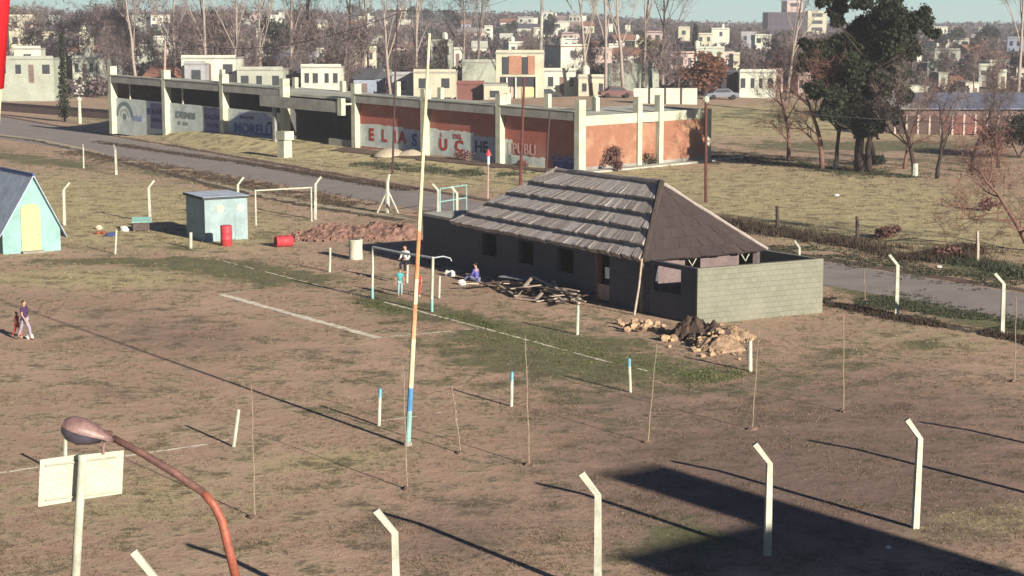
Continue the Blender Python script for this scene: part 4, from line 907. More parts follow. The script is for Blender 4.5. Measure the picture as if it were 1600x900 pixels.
for px, py, ty, lb, r in ((1214, 362, 322, 'dark weathered wooden fence post beyond the road, left one of the pair', .10), (1339, 376, 338, 'dark weathered wooden fence post beyond the road, right one of the pair', .10), (1527, 411, 361, 'pale weathered fence post beside the bare bush beyond the road', .085)):
    p = G(px, py); t = PY(px, ty, p.y); o = MB().tube([p - Vector((0, 0, .2)), p.lerp(t, .5) + Vector((.02, 0, 0)), t], [r, r * .95, r * .85], 7).build('wooden_post', DKW if r > .09 else WOODL); tag(o, lb, 'fence post')

# ------------------------------------------------------------------ people
SKIN = mat('tanned_skin', (0.46, 0.27, 0.19), scale=8, amt=.08, bump=0, rough=.6); HAIRM = mat('dark_brown_hair', (0.03, 0.02, 0.018), scale=20, amt=.3, rough=.6); EYE = mat('dark_eye', (0.02, 0.015, 0.01), scale=5, amt=.1, bump=0, rough=.3)
def skin(name, V_, E_, rads, m_, parent, sub=1, root=0):
    me = bpy.data.meshes.new(name); me.from_pydata([tuple(v) for v in V_], E_, []); o = bpy.data.objects.new(name, me); col.objects.link(o)
    sk = o.modifiers.new('s', 'SKIN'); sl = me.skin_vertices[0].data
    for i, r in enumerate(rads): sl[i].radius = (r, r) if not hasattr(r, '__len__') else r
    sl[root].use_root = True
    if sub: sb = o.modifiers.new('u', 'SUBSURF'); sb.levels = sub; sb.render_levels = sub
    dg = bpy.context.evaluated_depsgraph_get(); dg.update(); nm = bpy.data.meshes.new_from_object(o.evaluated_get(dg))
    bpy.data.objects.remove(o); nm.materials.clear(); nm.materials.append(m_); nm.polygons.foreach_set('use_smooth', [True] * len(nm.polygons)); nm.name = name
    q = bpy.data.objects.new(name, nm); col.objects.link(q); q.parent = parent; return q
def cloth(name, c): return mat(name, c, scale=9, amt=.2, bump=.3, rough=.85)
def person(loc, h, face, label, top, legs, pose='stand', shoes=(0.1, 0.1, 0.1), hair=True, lean=0.0, long=False):
    o = thing('person', label, 'person', loc); f = h / 1.75
    o.rotation_euler = (0, 0, face); o.scale = (1, 1, 1)
    q = lambda x, y, z: Vector((x * f, y * f, z * f))
    hipz = .94; J = {}
    if pose == 'sit' or pose == 'perch': hipz = .12 if pose == 'sit' else .0
    J['pel'] = q(0, 0, hipz); ly = lean
    J['waist'] = q(0, -.3 * ly, hipz + .16); J['chest'] = q(0, -.8 * ly, hipz + .38); J['neck'] = q(0, -1.1 * ly, hipz + .56); J['headb'] = q(0, -1.25 * ly - .01, hipz + .64); J['head'] = q(0, -1.3 * ly - .03, hipz + .73); J['crown'] = q(0, -1.3 * ly - .01, hipz + .80)
    J['nose'] = J['head'] + q(0, -.105, -.01)
    for s, S in ((-1, 'l'), (1, 'r')):
        J['sh' + S] = J['chest'] + q(.18 * s, -.02, .10)
        J['hip' + S] = J['pel'] + q(.09 * s, 0, -.03)
        sw_ = .18 * s if pose == 'walk' else .02
        if pose in ('stand', 'walk'):
            J['kn' + S] = q(.10 * s, -.04 - sw_ * .9, .50); J['an' + S] = q(.10 * s, .02 - sw_ * 1.4, .09 + (.07 if pose == 'walk' and s < 0 else 0)); J['to' + S] = J['an' + S] + q(.02 * s, -.15, -.05)
            J['el' + S] = J['sh' + S] + q(.07 * s, .06 + sw_ * .6, -.27); J['wr' + S] = J['el' + S] + q(.0, -.10 + sw_ * .5, -.23)
        elif pose == 'sit':
            J['kn' + S] = J['hip' + S] + q(.05 * s, -.40, .22 if s > 0 else .08); J['an' + S] = J['kn' + S] + q(.02 * s, -.30, -.30 if s > 0 else -.18); J['to' + S] = J['an' + S] + q(0, -.14, .03)
            J['el' + S] = J['sh' + S] + q(.06 * s, -.08, -.26); J['wr' + S] = J['el' + S] + q(-.04 * s, -.23, .03)
        else:
            J['kn' + S] = J['hip' + S] + q(.05 * s, -.36, -.08); J['an' + S] = J['kn' + S] + q(0, .02, -.42); J['to' + S] = J['an' + S] + q(0, -.15, -.05)
            J['el' + S] = J['sh' + S] + q(.10 * s, -.03, -.26); J['wr' + S] = J['el' + S] + q(-.10 * s, -.2, -.06)
    names = list(J); V_ = [J[n] for n in names]; ix = {n: i for i, n in enumerate(names)}
    E_ = [('pel', 'waist'), ('waist', 'chest'), ('chest', 'neck'), ('neck', 'headb'), ('headb', 'head'), ('head', 'crown'), ('head', 'nose')]
    for S in 'lr': E_ += [('chest', 'sh' + S), ('sh' + S, 'el' + S), ('el' + S, 'wr' + S), ('pel', 'hip' + S), ('hip' + S, 'kn' + S), ('kn' + S, 'an' + S), ('an' + S, 'to' + S)]
    E_ = [(ix[a], ix[b2]) for a, b2 in E_]
    RR = {'pel': .12, 'waist': .11, 'chest': .13, 'neck': .05, 'headb': .065, 'head': .095, 'crown': .075, 'nose': .018, 'sh': .06, 'el': .038, 'wr': .027, 'hip': .085, 'kn': .055, 'an': .036, 'to': .035}
    rad_ = [RR.get(n, RR.get(n[:-1], .05)) * f for n in names]
    for s, S in ((-1, 'l'), (1, 'r')):           # palm and five fingers
        wv, ev = J['wr' + S], J['el' + S]; d = (wv - ev).normalized(); sd__ = d.cross(Vector((0, 0, 1))); sd__ = (sd__.normalized() if sd__.length > .1 else Vector((0, 1, 0)))
        pm = len(V_); V_.append(wv + d * .075 * f); rad_.append((.034 * f, .02 * f)); E_.append((ix['wr' + S], pm))
        for kf, ln in ((-1.5, .055), (-.5, .07), (.5, .075), (1.5, .065)):
            a = wv + d * .10 * f + sd__ * kf * .019 * f; b2 = a + d * ln * f + Vector((0, -.02 * f, -.008 * f)); i0 = len(V_); V_ += [a, b2]; rad_ += [.009 * f, .007 * f]; E_ += [(pm, i0), (i0, i0 + 1)]
        a = wv + d * .05 * f + sd__ * .04 * f; i0 = len(V_); V_ += [a, a + (d * .8 + sd__ * .6).normalized() * .05 * f]; rad_ += [.011 * f, .008 * f]; E_ += [(pm, i0), (i0, i0 + 1)]
    skin('body', V_, E_, rad_, SKIN, o)
    def sub(ns_, ed, rd, name, m_): 
        k = {n: i for i, n in enumerate(ns_)}; return skin(name, [J[n] for n in ns_], [(k[a], k[b2]) for a, b2 in ed], [r * f for r in rd], m_, o)
    J['elm_l'] = J['shl'].lerp(J['ell'], .97 if long else .6); J['elm_r'] = J['shr'].lerp(J['elr'], .97 if long else .6)
    J['wml'] = J['ell'].lerp(J['wrl'], .9); J['wmr'] = J['elr'].lerp(J['wrr'], .9); J['hem'] = J['pel'] + q(0, 0, -.03 if pose == 'stand' else .0)
    nn_ = ['hem', 'waist', 'chest', 'neck', 'shl', 'shr', 'elm_l', 'elm_r']; ed = [('hem', 'waist'), ('waist', 'chest'), ('chest', 'neck'), ('chest', 'shl'), ('chest', 'shr'), ('shl', 'elm_l'), ('shr', 'elm_r')]; rd = [.145, .14, .155, .06, .08, .08, .06, .06]
    if long: nn_ += ['wml', 'wmr']; ed += [('elm_l', 'wml'), ('elm_r', 'wmr')]; rd += [.045, .045]
    sub(nn_, ed, rd, 'shirt', top)
    if legs is not None:
        J['al'] = J['knl'].lerp(J['anl'], .92); J['ar'] = J['knr'].lerp(J['anr'], .92)
        sub(['pel', 'hipl', 'hipr', 'knl', 'knr', 'al', 'ar'], [('pel', 'hipl'), ('pel', 'hipr'), ('hipl', 'knl'), ('hipr', 'knr'), ('knl', 'al'), ('knr', 'ar')], [.135, .105, .105, .075, .075, .058, .058], 'trousers', legs)
    sm_ = cloth('shoe_%.2f_%.2f' % (shoes[0], shoes[2]), shoes)
    for S in 'lr':
        J['hl' + S] = J['an' + S] + q(0, .04, -.04)
        sub(['hl' + S, 'to' + S], [('hl' + S, 'to' + S)], [.05, .045], 'shoe', sm_)
    if hair:
        J['h1'] = J['head'] + q(0, .05, .03); J['h2'] = J['crown'] + q(0, .0, .025); J['h3'] = J['headb'] + q(0, .07, .03)
        sub(['h3', 'h1', 'h2'], [('h3', 'h1'), ('h1', 'h2')], [.05, .092, .075], 'hair', HAIRM)
    o_loc = o.location.copy(); o.location = (0, 0, 0)
    for s in (-1, 1):
        e_ = MB().blob(J['head'] + q(.035 * s, -.092, .01), .012 * f, 6, 0); e_.build('eye', EYE, o)
        e_ = MB().blob(J['head'] + q(.098 * s, .0, -.005), (.012 * f, .022 * f, .032 * f), 6, 0); e_.build('ear', SKIN, o)
    MB().blob(J['head'] + q(0, -.092, -.055), (.026 * f, .01 * f, .007 * f), 6, 0).build('mouth', cloth('lip', (0.35, .14, .12)), o)
    o.location = o_loc
    return o
p = G(625, 463); person(p, PY(625, 420, p.y).z, R(10), 'child in a turquoise top and pale trousers standing between the goal posts', cloth('turquoise_cloth', (0.08, 0.33, 0.36)), cloth('pale_teal_denim', (0.27, 0.42, 0.42)))
p = G(654, 463); person(p, PY(654, 427, p.y).z * 1.06, R(-30), 'small child in red clothes standing behind the striped mast in the goal', cloth('red_cloth', (0.55, 0.05, 0.06)), cloth('red_cloth', (0.5, 0.05, 0.06)), 'stand', (.7, .7, .65))
p = G(636, 442.5); p.z = .95; person(p, 1.45, R(-35), 'figure in a loose white shirt and dark trousers perched on a short white post', cloth('white_shirt_cloth', (0.78, 0.78, 0.76)), cloth('black_cloth', (0.02, 0.02, 0.03)), 'perch', (.03, .03, .03), True, .10, True)
p = G(745, 440); person(p, 1.5, R(-118), 'figure in blue seated on the ground by the dark clubhouse wall with legs stretched out', cloth('blue_purple_cloth', (0.11, 0.11, 0.38)), cloth('blue_grey_denim', (0.17, 0.19, 0.34)), 'sit', (.75, .75, .7), True, .05, True)
p = G(39, 531); person(p, PY(39, 470, p.y).z, R(70), 'dark-haired child in a navy top walking at the far left of the field', cloth('navy_purple_cloth', (0.07, 0.035, 0.10)), cloth('lilac_grey_denim', (0.34, 0.30, 0.38)), 'walk', (.12, .08, .08))
p = G(27, 528); person(p, PY(27, 489, p.y).z * 1.04, R(80), 'smaller child in red beside the taller dark-haired child at the far left', cloth('coral_cloth', (0.55, 0.09, 0.09)), cloth('coral_cloth', (0.5, 0.09, 0.09)), 'walk', (.4, .35, .3))
heap('football', 'pale football at the feet of the dark-haired child on the left', 'ball', 47, 530, .13, MATS['white_cloth'], 1, 1.0)
heap('white_bag', 'white bag lying near the feet of the seated figure in blue', 'bag', 722, 445, .17, MATS['white_cloth'], 1, .8)

# ------------------------------------------------------------------ building beyond the right edge: it throws the big dark shadow
Sx = Vector((SH.x, SH.y)); Px = Vector((-SH.y, SH.x)); tE_ = math.tan(R(SUN_EL))
uof = lambda v: v.x * Sx.x + v.y * Sx.y
pof = lambda v: v.x * Px.x + v.y * Px.y
HB = 9.5
pR = (pof(G(1390, 836)) + pof(G(1560, 880))) / 2; pT = pof(G(1120, 801)); u_ed = (uof(G(1195, 815)) + uof(G(1112, 838))) / 2; u_tip = uof(G(945, 741))
uw = u_ed + HB / tE_; hT = (uw - u_tip) * tE_; pL = pof(G(1050, 900))
def W2(u, p_): v = Sx * u + Px * p_; return (v.x, v.y)
c_ = W2(uw, (pR + pL) / 2); TB = thing('rendered_building', 'tall plain rendered building standing outside the right edge with a chimney stack', 'building', (c_[0], c_[1], 0))
sgn_ = 1 if pR > pT else -1
def blk(u0, u1, a, c, z0, z1, nm, m_):
    P = [W2(u0, a), W2(u1, a), W2(u1, c), W2(u0, c)]
    MB().hexa([(x, y, z0) for x, y in P] + [(x, y, z1) for x, y in P]).build(nm, m_, TB)
blk(uw, uw + 7, pL, pR, -.2, HB - .2, 'wall', CREAM); blk(uw - .15, uw + 7.15, pL - .1 * sgn_, pR + .0 * sgn_, HB - .2, HB, 'roof', CONC)
blk(uw + .02, uw + 1.6, pT, pR - .02 * sgn_, HB, hT, 'chimney', CREAM)
for k in range(3):
    for zz in (1.2, 5.4):
        a = pL + (pR - pL) * (.12 + .3 * k); blk(uw - .03, uw + .02, a, a + sgn_ * 1.0, zz, zz + 1.3, 'window', DARKC)

# ------------------------------------------------------------------ vegetation
def leafmat(name, c, v=0.35, c2=None, c3=None, sc2=.09):
    m = bpy.data.materials.new(name); m.use_nodes = True; n = m.node_tree; N = n.nodes; L = n.links
    b = N['Principled BSDF']; b.inputs['Roughness'].default_value = 0.85; b.inputs['Specular IOR Level'].default_value = 0.1
    g = N.new('ShaderNodeNewGeometry'); mr = N.new('ShaderNodeMapRange'); mr.inputs[3].default_value = 1 - v; mr.inputs[4].default_value = 1 + v
    L.new(g.outputs['Random Per Island'], mr.inputs[0]); oi = N.new('ShaderNodeObjectInfo'); mr2 = N.new('ShaderNodeMapRange'); mr2.inputs[3].default_value = .75; mr2.inputs[4].default_value = 1.25; L.new(oi.outputs['Random'], mr2.inputs[0])
    mu = N.new('ShaderNodeMath'); mu.operation = 'MULTIPLY'; L.new(mr.outputs[0], mu.inputs[0]); L.new(mr2.outputs[0], mu.inputs[1])
    mx = N.new('ShaderNodeMix'); mx.data_type = 'RGBA'; mx.blend_type = 'MULTIPLY'; mx.inputs[0].default_value = 1; mx.inputs[6].default_value = (*c, 1); L.new(mu.outputs[0], mx.inputs[7])
    out = mx.outputs[2]
    if c2:
        t = N.new('ShaderNodeTexNoise'); t.inputs['Scale'].default_value = sc2; t.inputs['Detail'].default_value = 2; L.new(g.outputs['Position'], t.inputs['Vector'])
        r = N.new('ShaderNodeValToRGB'); r.color_ramp.elements[0].position = .40; r.color_ramp.elements[1].position = .60; r.color_ramp.elements[0].color = (*c, 1); r.color_ramp.elements[1].color = (*c2, 1); e = r.color_ramp.elements.new(.5); e.color = (*c3, 1)
        L.new(t.outputs[0], r.inputs[0]); L.new(r.outputs[0], mx.inputs[6])
    L.new(out, b.inputs['Base Color']); return m
BRUSH = leafmat('purple_brown_twigs', (0.17, 0.13, 0.125)); BRUSHF = leafmat('far_purple_brown_twigs', (0.145, 0.11, 0.108)); EVG = leafmat('dark_evergreen_leaves', (0.028, 0.034, 0.022)); OLV = leafmat('olive_leaves', (0.10, 0.085, 0.05)); RUST = leafmat('rust_leaves', (0.15, 0.07, 0.045)); TWR = leafmat('reddish_twigs', (0.17, 0.09, 0.08))
PALEB = mat('pale_poplar_bark', (0.36, 0.30, 0.27), scale=5, amt=.35, fine=20); DARKB = mat('dark_bark', (0.055, 0.038, 0.036), scale=5, amt=.35, fine=20); REDB = mat('reddish_bark', (0.20, 0.11, 0.09), scale=5, amt=.3, fine=20)
def tris(P0, D, Wd):      # thin triangles: base P0, axis D, half width vector Wd
    n_ = len(P0); V_ = np.empty((n_, 3, 3)); V_[:, 0] = P0 - Wd; V_[:, 1] = P0 + Wd; V_[:, 2] = P0 + D
    return V_.reshape(-1, 3), np.arange(n_ * 3).reshape(-1, 3)
def soup(name, Vs, m_, parent=None):
    V_ = np.concatenate(Vs)
    if parent is not None: V_ = V_ - np.array(parent.location)[None]
    me = np_mesh(name, V_, np.arange(len(V_)).reshape(-1, 3), 3); me.materials.append(m_)
    o = bpy.data.objects.new(name, me); col.objects.link(o); o.parent = parent; return o
def unit(n_): v = rng.normal(size=(n_, 3)); return v / np.linalg.norm(v, axis=1)[:, None]
def twigs_at(pts, n_each, ln, wd, up=.5):
    pts = np.repeat(np.asarray(pts), n_each, 0); d = unit(len(pts)); d[:, 2] += up; d /= np.linalg.norm(d, axis=1)[:, None]
    s_ = np.cross(d, unit(len(pts))); s_ /= np.linalg.norm(s_, axis=1)[:, None]; k = rng.uniform(.5, 1.3, (len(pts), 1))
    return tris(pts + rng.normal(size=pts.shape) * ln * .12, d * ln * k, s_ * wd)[0]
def leaves_in(c, r, n_, sz):
    c = np.asarray(c, float); r = np.asarray(r if hasattr(r, '__len__') else (r, r, r), float)
    u = unit(n_) * (rng.uniform(0.15, 1, (n_, 1)) ** .45) * (1 + .22 * rng.normal(size=(n_, 1)))
    d = unit(n_); s_ = np.cross(d, unit(n_)); s_ /= np.linalg.norm(s_, axis=1)[:, None]; k = rng.uniform(.5, 1.4, (n_, 1))
    return tris(c + u * r, d * sz * k, s_ * sz * .45 * k)[0]
def grow(seed, h, r0, spread=.5, fork=.25, lev=4, kids=(5, 4, 3, 3), up=.35, straight=.08, ntw=3, tl=1.0, tw=.02, first=.3):
    rr = random.Random(seed); tr_, br = [], []; tips = []
    def limb(p, d, ln, r, lv):
        n_ = 6 if lv == 0 else 4; pts = [p]; dd = d.copy()
        for i in range(n_):
            dd = (dd + Vector((rr.gauss(0, straight * (1 + lv)), rr.gauss(0, straight * (1 + lv)), up * .12 * lv))).normalized(); pts.append(pts[-1] + dd * ln / n_)
        rd = [max(r * (1 - .8 * i / n_), .008) for i in range(n_ + 1)]
        (tr_ if lv == 0 else br).append((pts, rd, (7, 5, 4, 3, 3)[lv]))
        if lv >= lev - 1: tips.extend([tuple(v) for v in pts[1:]]); return
        for k in range(kids[lv]):
            t = first + (1 - first) * (k + rr.random()) / kids[lv] if lv == 0 else .25 + .75 * (k + rr.random()) / kids[lv]
            i = min(int(t * n_), n_ - 1); q = pts[i].lerp(pts[i + 1], t * n_ - i); a = rr.uniform(0, 2 * math.pi)
            sd2 = dd.cross(Vector((math.cos(a), math.sin(a), .3))).normalized()
            nd = (dd * (1 - spread) + sd2 * spread * rr.uniform(.7, 1.3) + Vector((0, 0, up))).normalized()
            limb(q, nd, ln * (.62 - .25 * t * (lv == 0)) * rr.uniform(.75, 1.15), rd[i] * .55, lv + 1)
    limb(Vector((0, 0, -.3)), Vector((rr.gauss(0, .04), rr.gauss(0, .04), 1)).normalized(), h, r0, 0)
    return tr_, br, tips
def tree_proto(name, label, group, seed, h, r0, bark, twm, **kw):
    ntw, tl, tw = kw.pop('ntw', 3), kw.pop('tl', 1.0), kw.pop('tw', .02); white = kw.pop('white', 0)
    tr_, br, tips = grow(seed, h, r0, **kw); t = thing(name, label, 'tree', (0, 0, 0), group)
    mb = MB(); [mb.tube(a, b2, n_) for a, b2, n_ in tr_]; mb.build('trunk', bark, t, True)
    mb = MB(); [mb.tube(a, b2, n_, cap=False) for a, b2, n_ in br]; mb.build('branches', bark, t, True)
    if ntw: soup('twigs', [twigs_at(tips, ntw, tl, tw)], twm, t)
    return t
# row of tall bare poplars behind the garages
pops = [tree_proto('poplar_tree', '', 'tall bare pale-barked trees in a row behind the garages', 11 + i, 19, .27, PALEB, BRUSH, spread=.42, up=.42, kids=(9, 5, 3, 2), lev=4, straight=.045, ntw=8, tl=1.5, tw=.026, first=.28) for i in range(4)]
PR = [Rep(t) for t in pops]
plist = [(215, 150, 'bare pale tree, first of the tall row, left above the second garage bay'), (274, 146, 'bare pale-trunked tree rising behind the second garage bay, its trunk bright'), (322, 148, 'forked bare tree rising behind the white house over the third bay'),
 (366, 146, 'bare pale tree with a strong fork behind the third garage bay'), (410, 142, 'straight bare tree above the third column from the left'), (456, 142, 'strongly forked pale bare tree above the dark open garage bay'),
 (478, 140, 'slim bare tree just right of the strongly forked one over the dark bay'), (541, 144, 'bare pale tree rising above the right side of the dark bay'), (577, 146, 'bare tree above the ELIAS lettering with its trunk near the roof stubs'), (611, 148, 'tall slim bare tree left of the cream house over the ELIAS bay'),
 (648, 146, 'bare slender tree in front of the grey-green tall house'), (722, 142, 'leaning pale bare tree over the red brick yard wall'), (744, 130, 'thin bare tree behind the red brick yard wall'),
 (920, 150, 'bare tree with twisted thin trunk left of the pale hall'), (946, 160, 'tall straight pale tree in front of the pale hall'), (975, 158, 'bare pale tree near the white hoarding, left of its edge'), (1004, 150, 'bare pale tree rising directly behind the white hoarding, left one'), (1036, 148, 'leaning forked bare tree behind the middle of the white hoarding'),
 (1590, 150, 'bare pale tree at the right edge above the blue-grey shed roof'), (1228, 160, 'slender bare tree in front of the dark tower block')]
for i, (px, py, lab) in enumerate(plist):
    p = G(px, py + 8); p.z = T1(p.x, p.y); s_ = random.uniform(.85, 1.1)
    PR[i % 4].put(p, random.uniform(0, 6.28), (s_, s_, s_ * random.uniform(.95, 1.1)), lab, tilt=(random.uniform(-.05, .05), random.uniform(-.07, .07)))
for r_ in PR: r_.close()
# big evergreen on the dry field
p = G(1343, 268); Ye = p.y; EV = thing('evergreen_tree', 'large dark evergreen with an irregular crown and forked dark trunk on the dry field', 'tree', p)
sc_ = Ye / FOC
mb = MB(); fk = PY(1345, 205, Ye)
mb.tube([p - Vector((0, 0, .2)), PY(1342, 235, Ye), fk], [.42, .33, .3], 10); mb.tube([p + Vector((.75, .2, -.2)), PY(1357, 235, Ye) + Vector((0, .2, 0)), PY(1362, 200, Ye)], [.28, .22, .18], 8); mb.build('trunk', DARKB, EV, True)
lumps = [(1370, 60, 52), (1335, 92, 50), (1398, 48, 42), (1432, 30, 24), (1450, 42, 13), (1460, 52, 9), (1302, 78, 28), (1274, 82, 22), (1308, 6, 18), (1286, 0, 12), (1350, 0, 26), (1385, -10, 26), (1312, 35, 9), (1305, 32, 9), (1395, 98, 38), (1340, 138, 46), (1388, 132, 34), (1290, 122, 34), (1262, 74, 14), (1352, 178, 30), (1300, 152, 26), (1385, 15, 26), (1400, -5, 16), (1325, 165, 26), (1420, 80, 22), (1375, 165, 22), (1345, 50, 30), (1258, 100, 14), (1320, 186, 22), (1368, 194, 19), (1292, 176, 19), (1396, 178, 17), (1345, 205, 15), (1270, 140, 20), (1415, 150, 16)]
axis = lambda t_: fk.lerp(PY(1372, 20, Ye), t_) + Vector((.35 * math.sin(t_ * 5), 0, 0))
mb = MB(); Vs = []
mb.tube([axis(k / 10) for k in range(9)], [.28 - .03 * k for k in range(9)], 8)
for cx, cy, r in lumps:
    r *= .84 if r > 25 else .95
    dy = random.uniform(-1, 1) * min(2.6, 60 * sc_ * .6 + .5); c = PY(cx, cy, Ye + dy); rm = r * sc_
    tt_ = min(max((205 - cy) / 260 - .12, 0), .8); rt_ = axis(tt_); mid_ = rt_.lerp(c, .5) + Vector((random.uniform(-.3, .3), random.uniform(-.3, .3), -.25)); mb.tube([rt_, mid_, c], [.10 * (1 - tt_) + .02, .06, .02], 5, cap=False)
    for k in range(max(4, int(rm * 10))):        # small clumps inside each lump give ragged light and dark masses
        cc = c + Vector(tuple(unit(1)[0])) * rm * random.uniform(.2, .85); Vs.append(leaves_in(cc, rm * .30 + .10, int(120 + 300 * (rm * .33 + .12)), .24))
mb.build('limbs', DARKB, EV, True); soup('crown', Vs, EVG, EV)
# bare trees around it
spread_t = [tree_proto('bare_tree', '', 'dark bare trees standing on the dry field', 31 + i, 6.5, .2, DARKB if i else REDB, BRUSH if i else TWR, spread=.62, up=.30, kids=(6, 5, 4, 3), lev=4, straight=.09, ntw=4, tl=.7, tw=.009, first=.22) for i in range(3)]
SR = [Rep(t) for t in spread_t]
for i, (px, py, ty, lab) in enumerate([(1285, 265, 95, 'dark reddish bare tree left of the large evergreen with a pale trunk foot'), (1304, 264, 120, 'thin bare tree close beside the evergreen, between it and the reddish one'), (1429, 275, 120, 'bare tree with a white-painted trunk foot right of the evergreen'),
   (1412, 264, 150, 'small leaning bare tree between the evergreen and the white-footed tree'), (1464, 279, 140, 'slim dark bare tree right of the white-footed tree'), (1517, 268, 130, 'bare tree stem in front of the dark barred fence'), (1232, 250, 110, 'wide misty bare tree at the left of the evergreen group'), (1560, 262, 140, 'bare tree in front of the dark green bush at the right edge'), (1365, 255, 100, 'bare twiggy tree half inside the evergreen crown')]):
    p = G(px, py); hh = PY(px, ty, p.y).z / 7.2
    SR[i % 3].put(p, random.uniform(0, 6.28), (hh * 1.0, hh * 1.0, hh), lab)
    if px in (1285, 1429, 1304):
        o = MB().tube([p + Vector((0, -.03, 0)), p + Vector((.0, -.03, .9 if px == 1429 else .55))], [.26 if px == 1429 else .17, .2 if px == 1429 else .14], 8).build('trunk_paint', WHITEP); SR[i % 3]; o['_pp'] = px
        lastt = [q for q in bpy.data.objects if q.get('label') == lab]
        if lastt: o.parent = lastt[0]; o.matrix_parent_inverse = Matrix.LocRotScale(lastt[0].location, lastt[0].rotation_euler, lastt[0].scale).inverted()
        else: o['_late'] = i % 3
for r_ in SR: r_.close()
for o in [q for q in bpy.data.objects if q.get('_late') is not None]:
    r_ = SR[o['_late']].p; o.parent = r_; o.matrix_parent_inverse = Matrix.LocRotScale(r_.location, r_.rotation_euler, r_.scale).inverted()
for q in bpy.data.objects:
    for kk in ('_late', '_pp'):
        if kk in q: del q[kk]
# twiggy bush-tree entering from the right edge
p = G(1612, 392); t = tree_proto('bare_bush', 'reddish bare twiggy tree leaning in from the right edge beyond the road', None, 77, 5.2, .15, REDB, TWR, spread=.75, up=.12, kids=(8, 6, 4, 3), lev=4, straight=.1, ntw=5, tl=.5, tw=.008, first=.12)
t.location = p; t.rotation_euler = (0, -.55, .3); t.scale = (1.1, 1.1, 1.0)
# bushes: many small leaves on a few stems
def bush(px, py, r, hgt, m_, lab, n_=1500, sz=.12, grp=None, name='bush'):
    p = G(px, py); p.z = T1(p.x, p.y); o = thing(name, lab, 'bush', p, grp); mb = MB()
    for k in range(7): a = random.uniform(0, 6.28); mb.tube([p, p + Vector((math.cos(a) * r * .5, math.sin(a) * r * .5, hgt * random.uniform(.4, .8)))], [.03, .01], 4, cap=False)
    mb.build('stems', DARKB, o)
    Vs = [leaves_in(p + Vector((random.uniform(-r, r) * .6, random.uniform(-r, r) * .6, hgt * random.uniform(.3, .75))), (r * .45, r * .45, hgt * .3), n_ // 7, sz) for k in range(7)]
    for v in Vs: v[:, 2] = np.maximum(v[:, 2], p.z)
    soup('foliage', Vs, m_, o); return o
bush(1592, 246, 3.2, 4.0, EVG, 'dense dark green bush at the right edge in front of the long shed', 5000, .22)
bush(950, 264, 1.1, 1.7, TWR, 'brown dry bush growing against the corner of the orange brick wall', 1500, .16); bush(965, 268, .5, 1.0, TWR, 'small brown dry shrub beside the bush at the orange brick wall', 500, .12)
bush(1016, 258, .8, 1.0, OLV, 'low olive shrub at the foot of the middle brick panel', 700, .12); bush(200, 192, .7, 1.7, TWR, 'thin brown shrub in front of the arch badge on the first bay', 500, .12)
bush(1365, 258, 1.5, .9, EVG, 'low dark green shrub growing at the foot of the evergreen', 1500, .15)
for i, (px, py) in enumerate(((700, 250), (722, 256), (815, 262), (1385, 372), (1480, 404), (1545, 330))):
    bush(px, py, random.uniform(.5, 1.0), random.uniform(.5, .9), TWR if i != 0 else OLV, ['low green shrub at the foot of the fifth garage column', 'small brown shrub below the UCHE lettering', 'small dry shrub beside the foot of the dark red pole', 'low dry shrub on the bank beyond the road, right of the wooden posts', 'low dry bush near the pale weathered post beyond the road', 'brown bush in the dry field near the right edge'][i], 600, .13)

# ------------------------------------------------------------------ the town
HM = {k: mat('house_' + k, c, scale=.5, amt=.22, fine=5) for k, c in dict(white=(.56, .58, .50), cream=(.50, .48, .37), pale=(.38, .41, .35), grey=(.34, .35, .38), pink=(.52, .40, .37), orange=(.36, .19, .13), brown=(.20, .14, .13), purple=(.085, .065, .09), blue=(.30, .35, .46), dark=(.045, .045, .06), brick=(.19, .085, .075), yellow=(.58, .52, .30)).items()}
GLS = mat('dark_window_glass', (0.05, 0.055, 0.065), scale=2, amt=.2, bump=0, rough=.25, spec=.5); TILE = mat('roof_tile_red_brown', (0.30, 0.15, 0.11), scale=1, amt=.3, fine=6); RSL = mat('grey_flat_roof', (0.34, 0.33, 0.31), scale=.4, amt=.3, fine=5); RBLUE = mat('blue_grey_sheet_roof', (0.20, 0.23, 0.33), scale=.3, amt=.2, fine=3); RDK = mat('dark_sheet_roof', (0.09, 0.09, 0.11), scale=.3, amt=.2)
rects = []
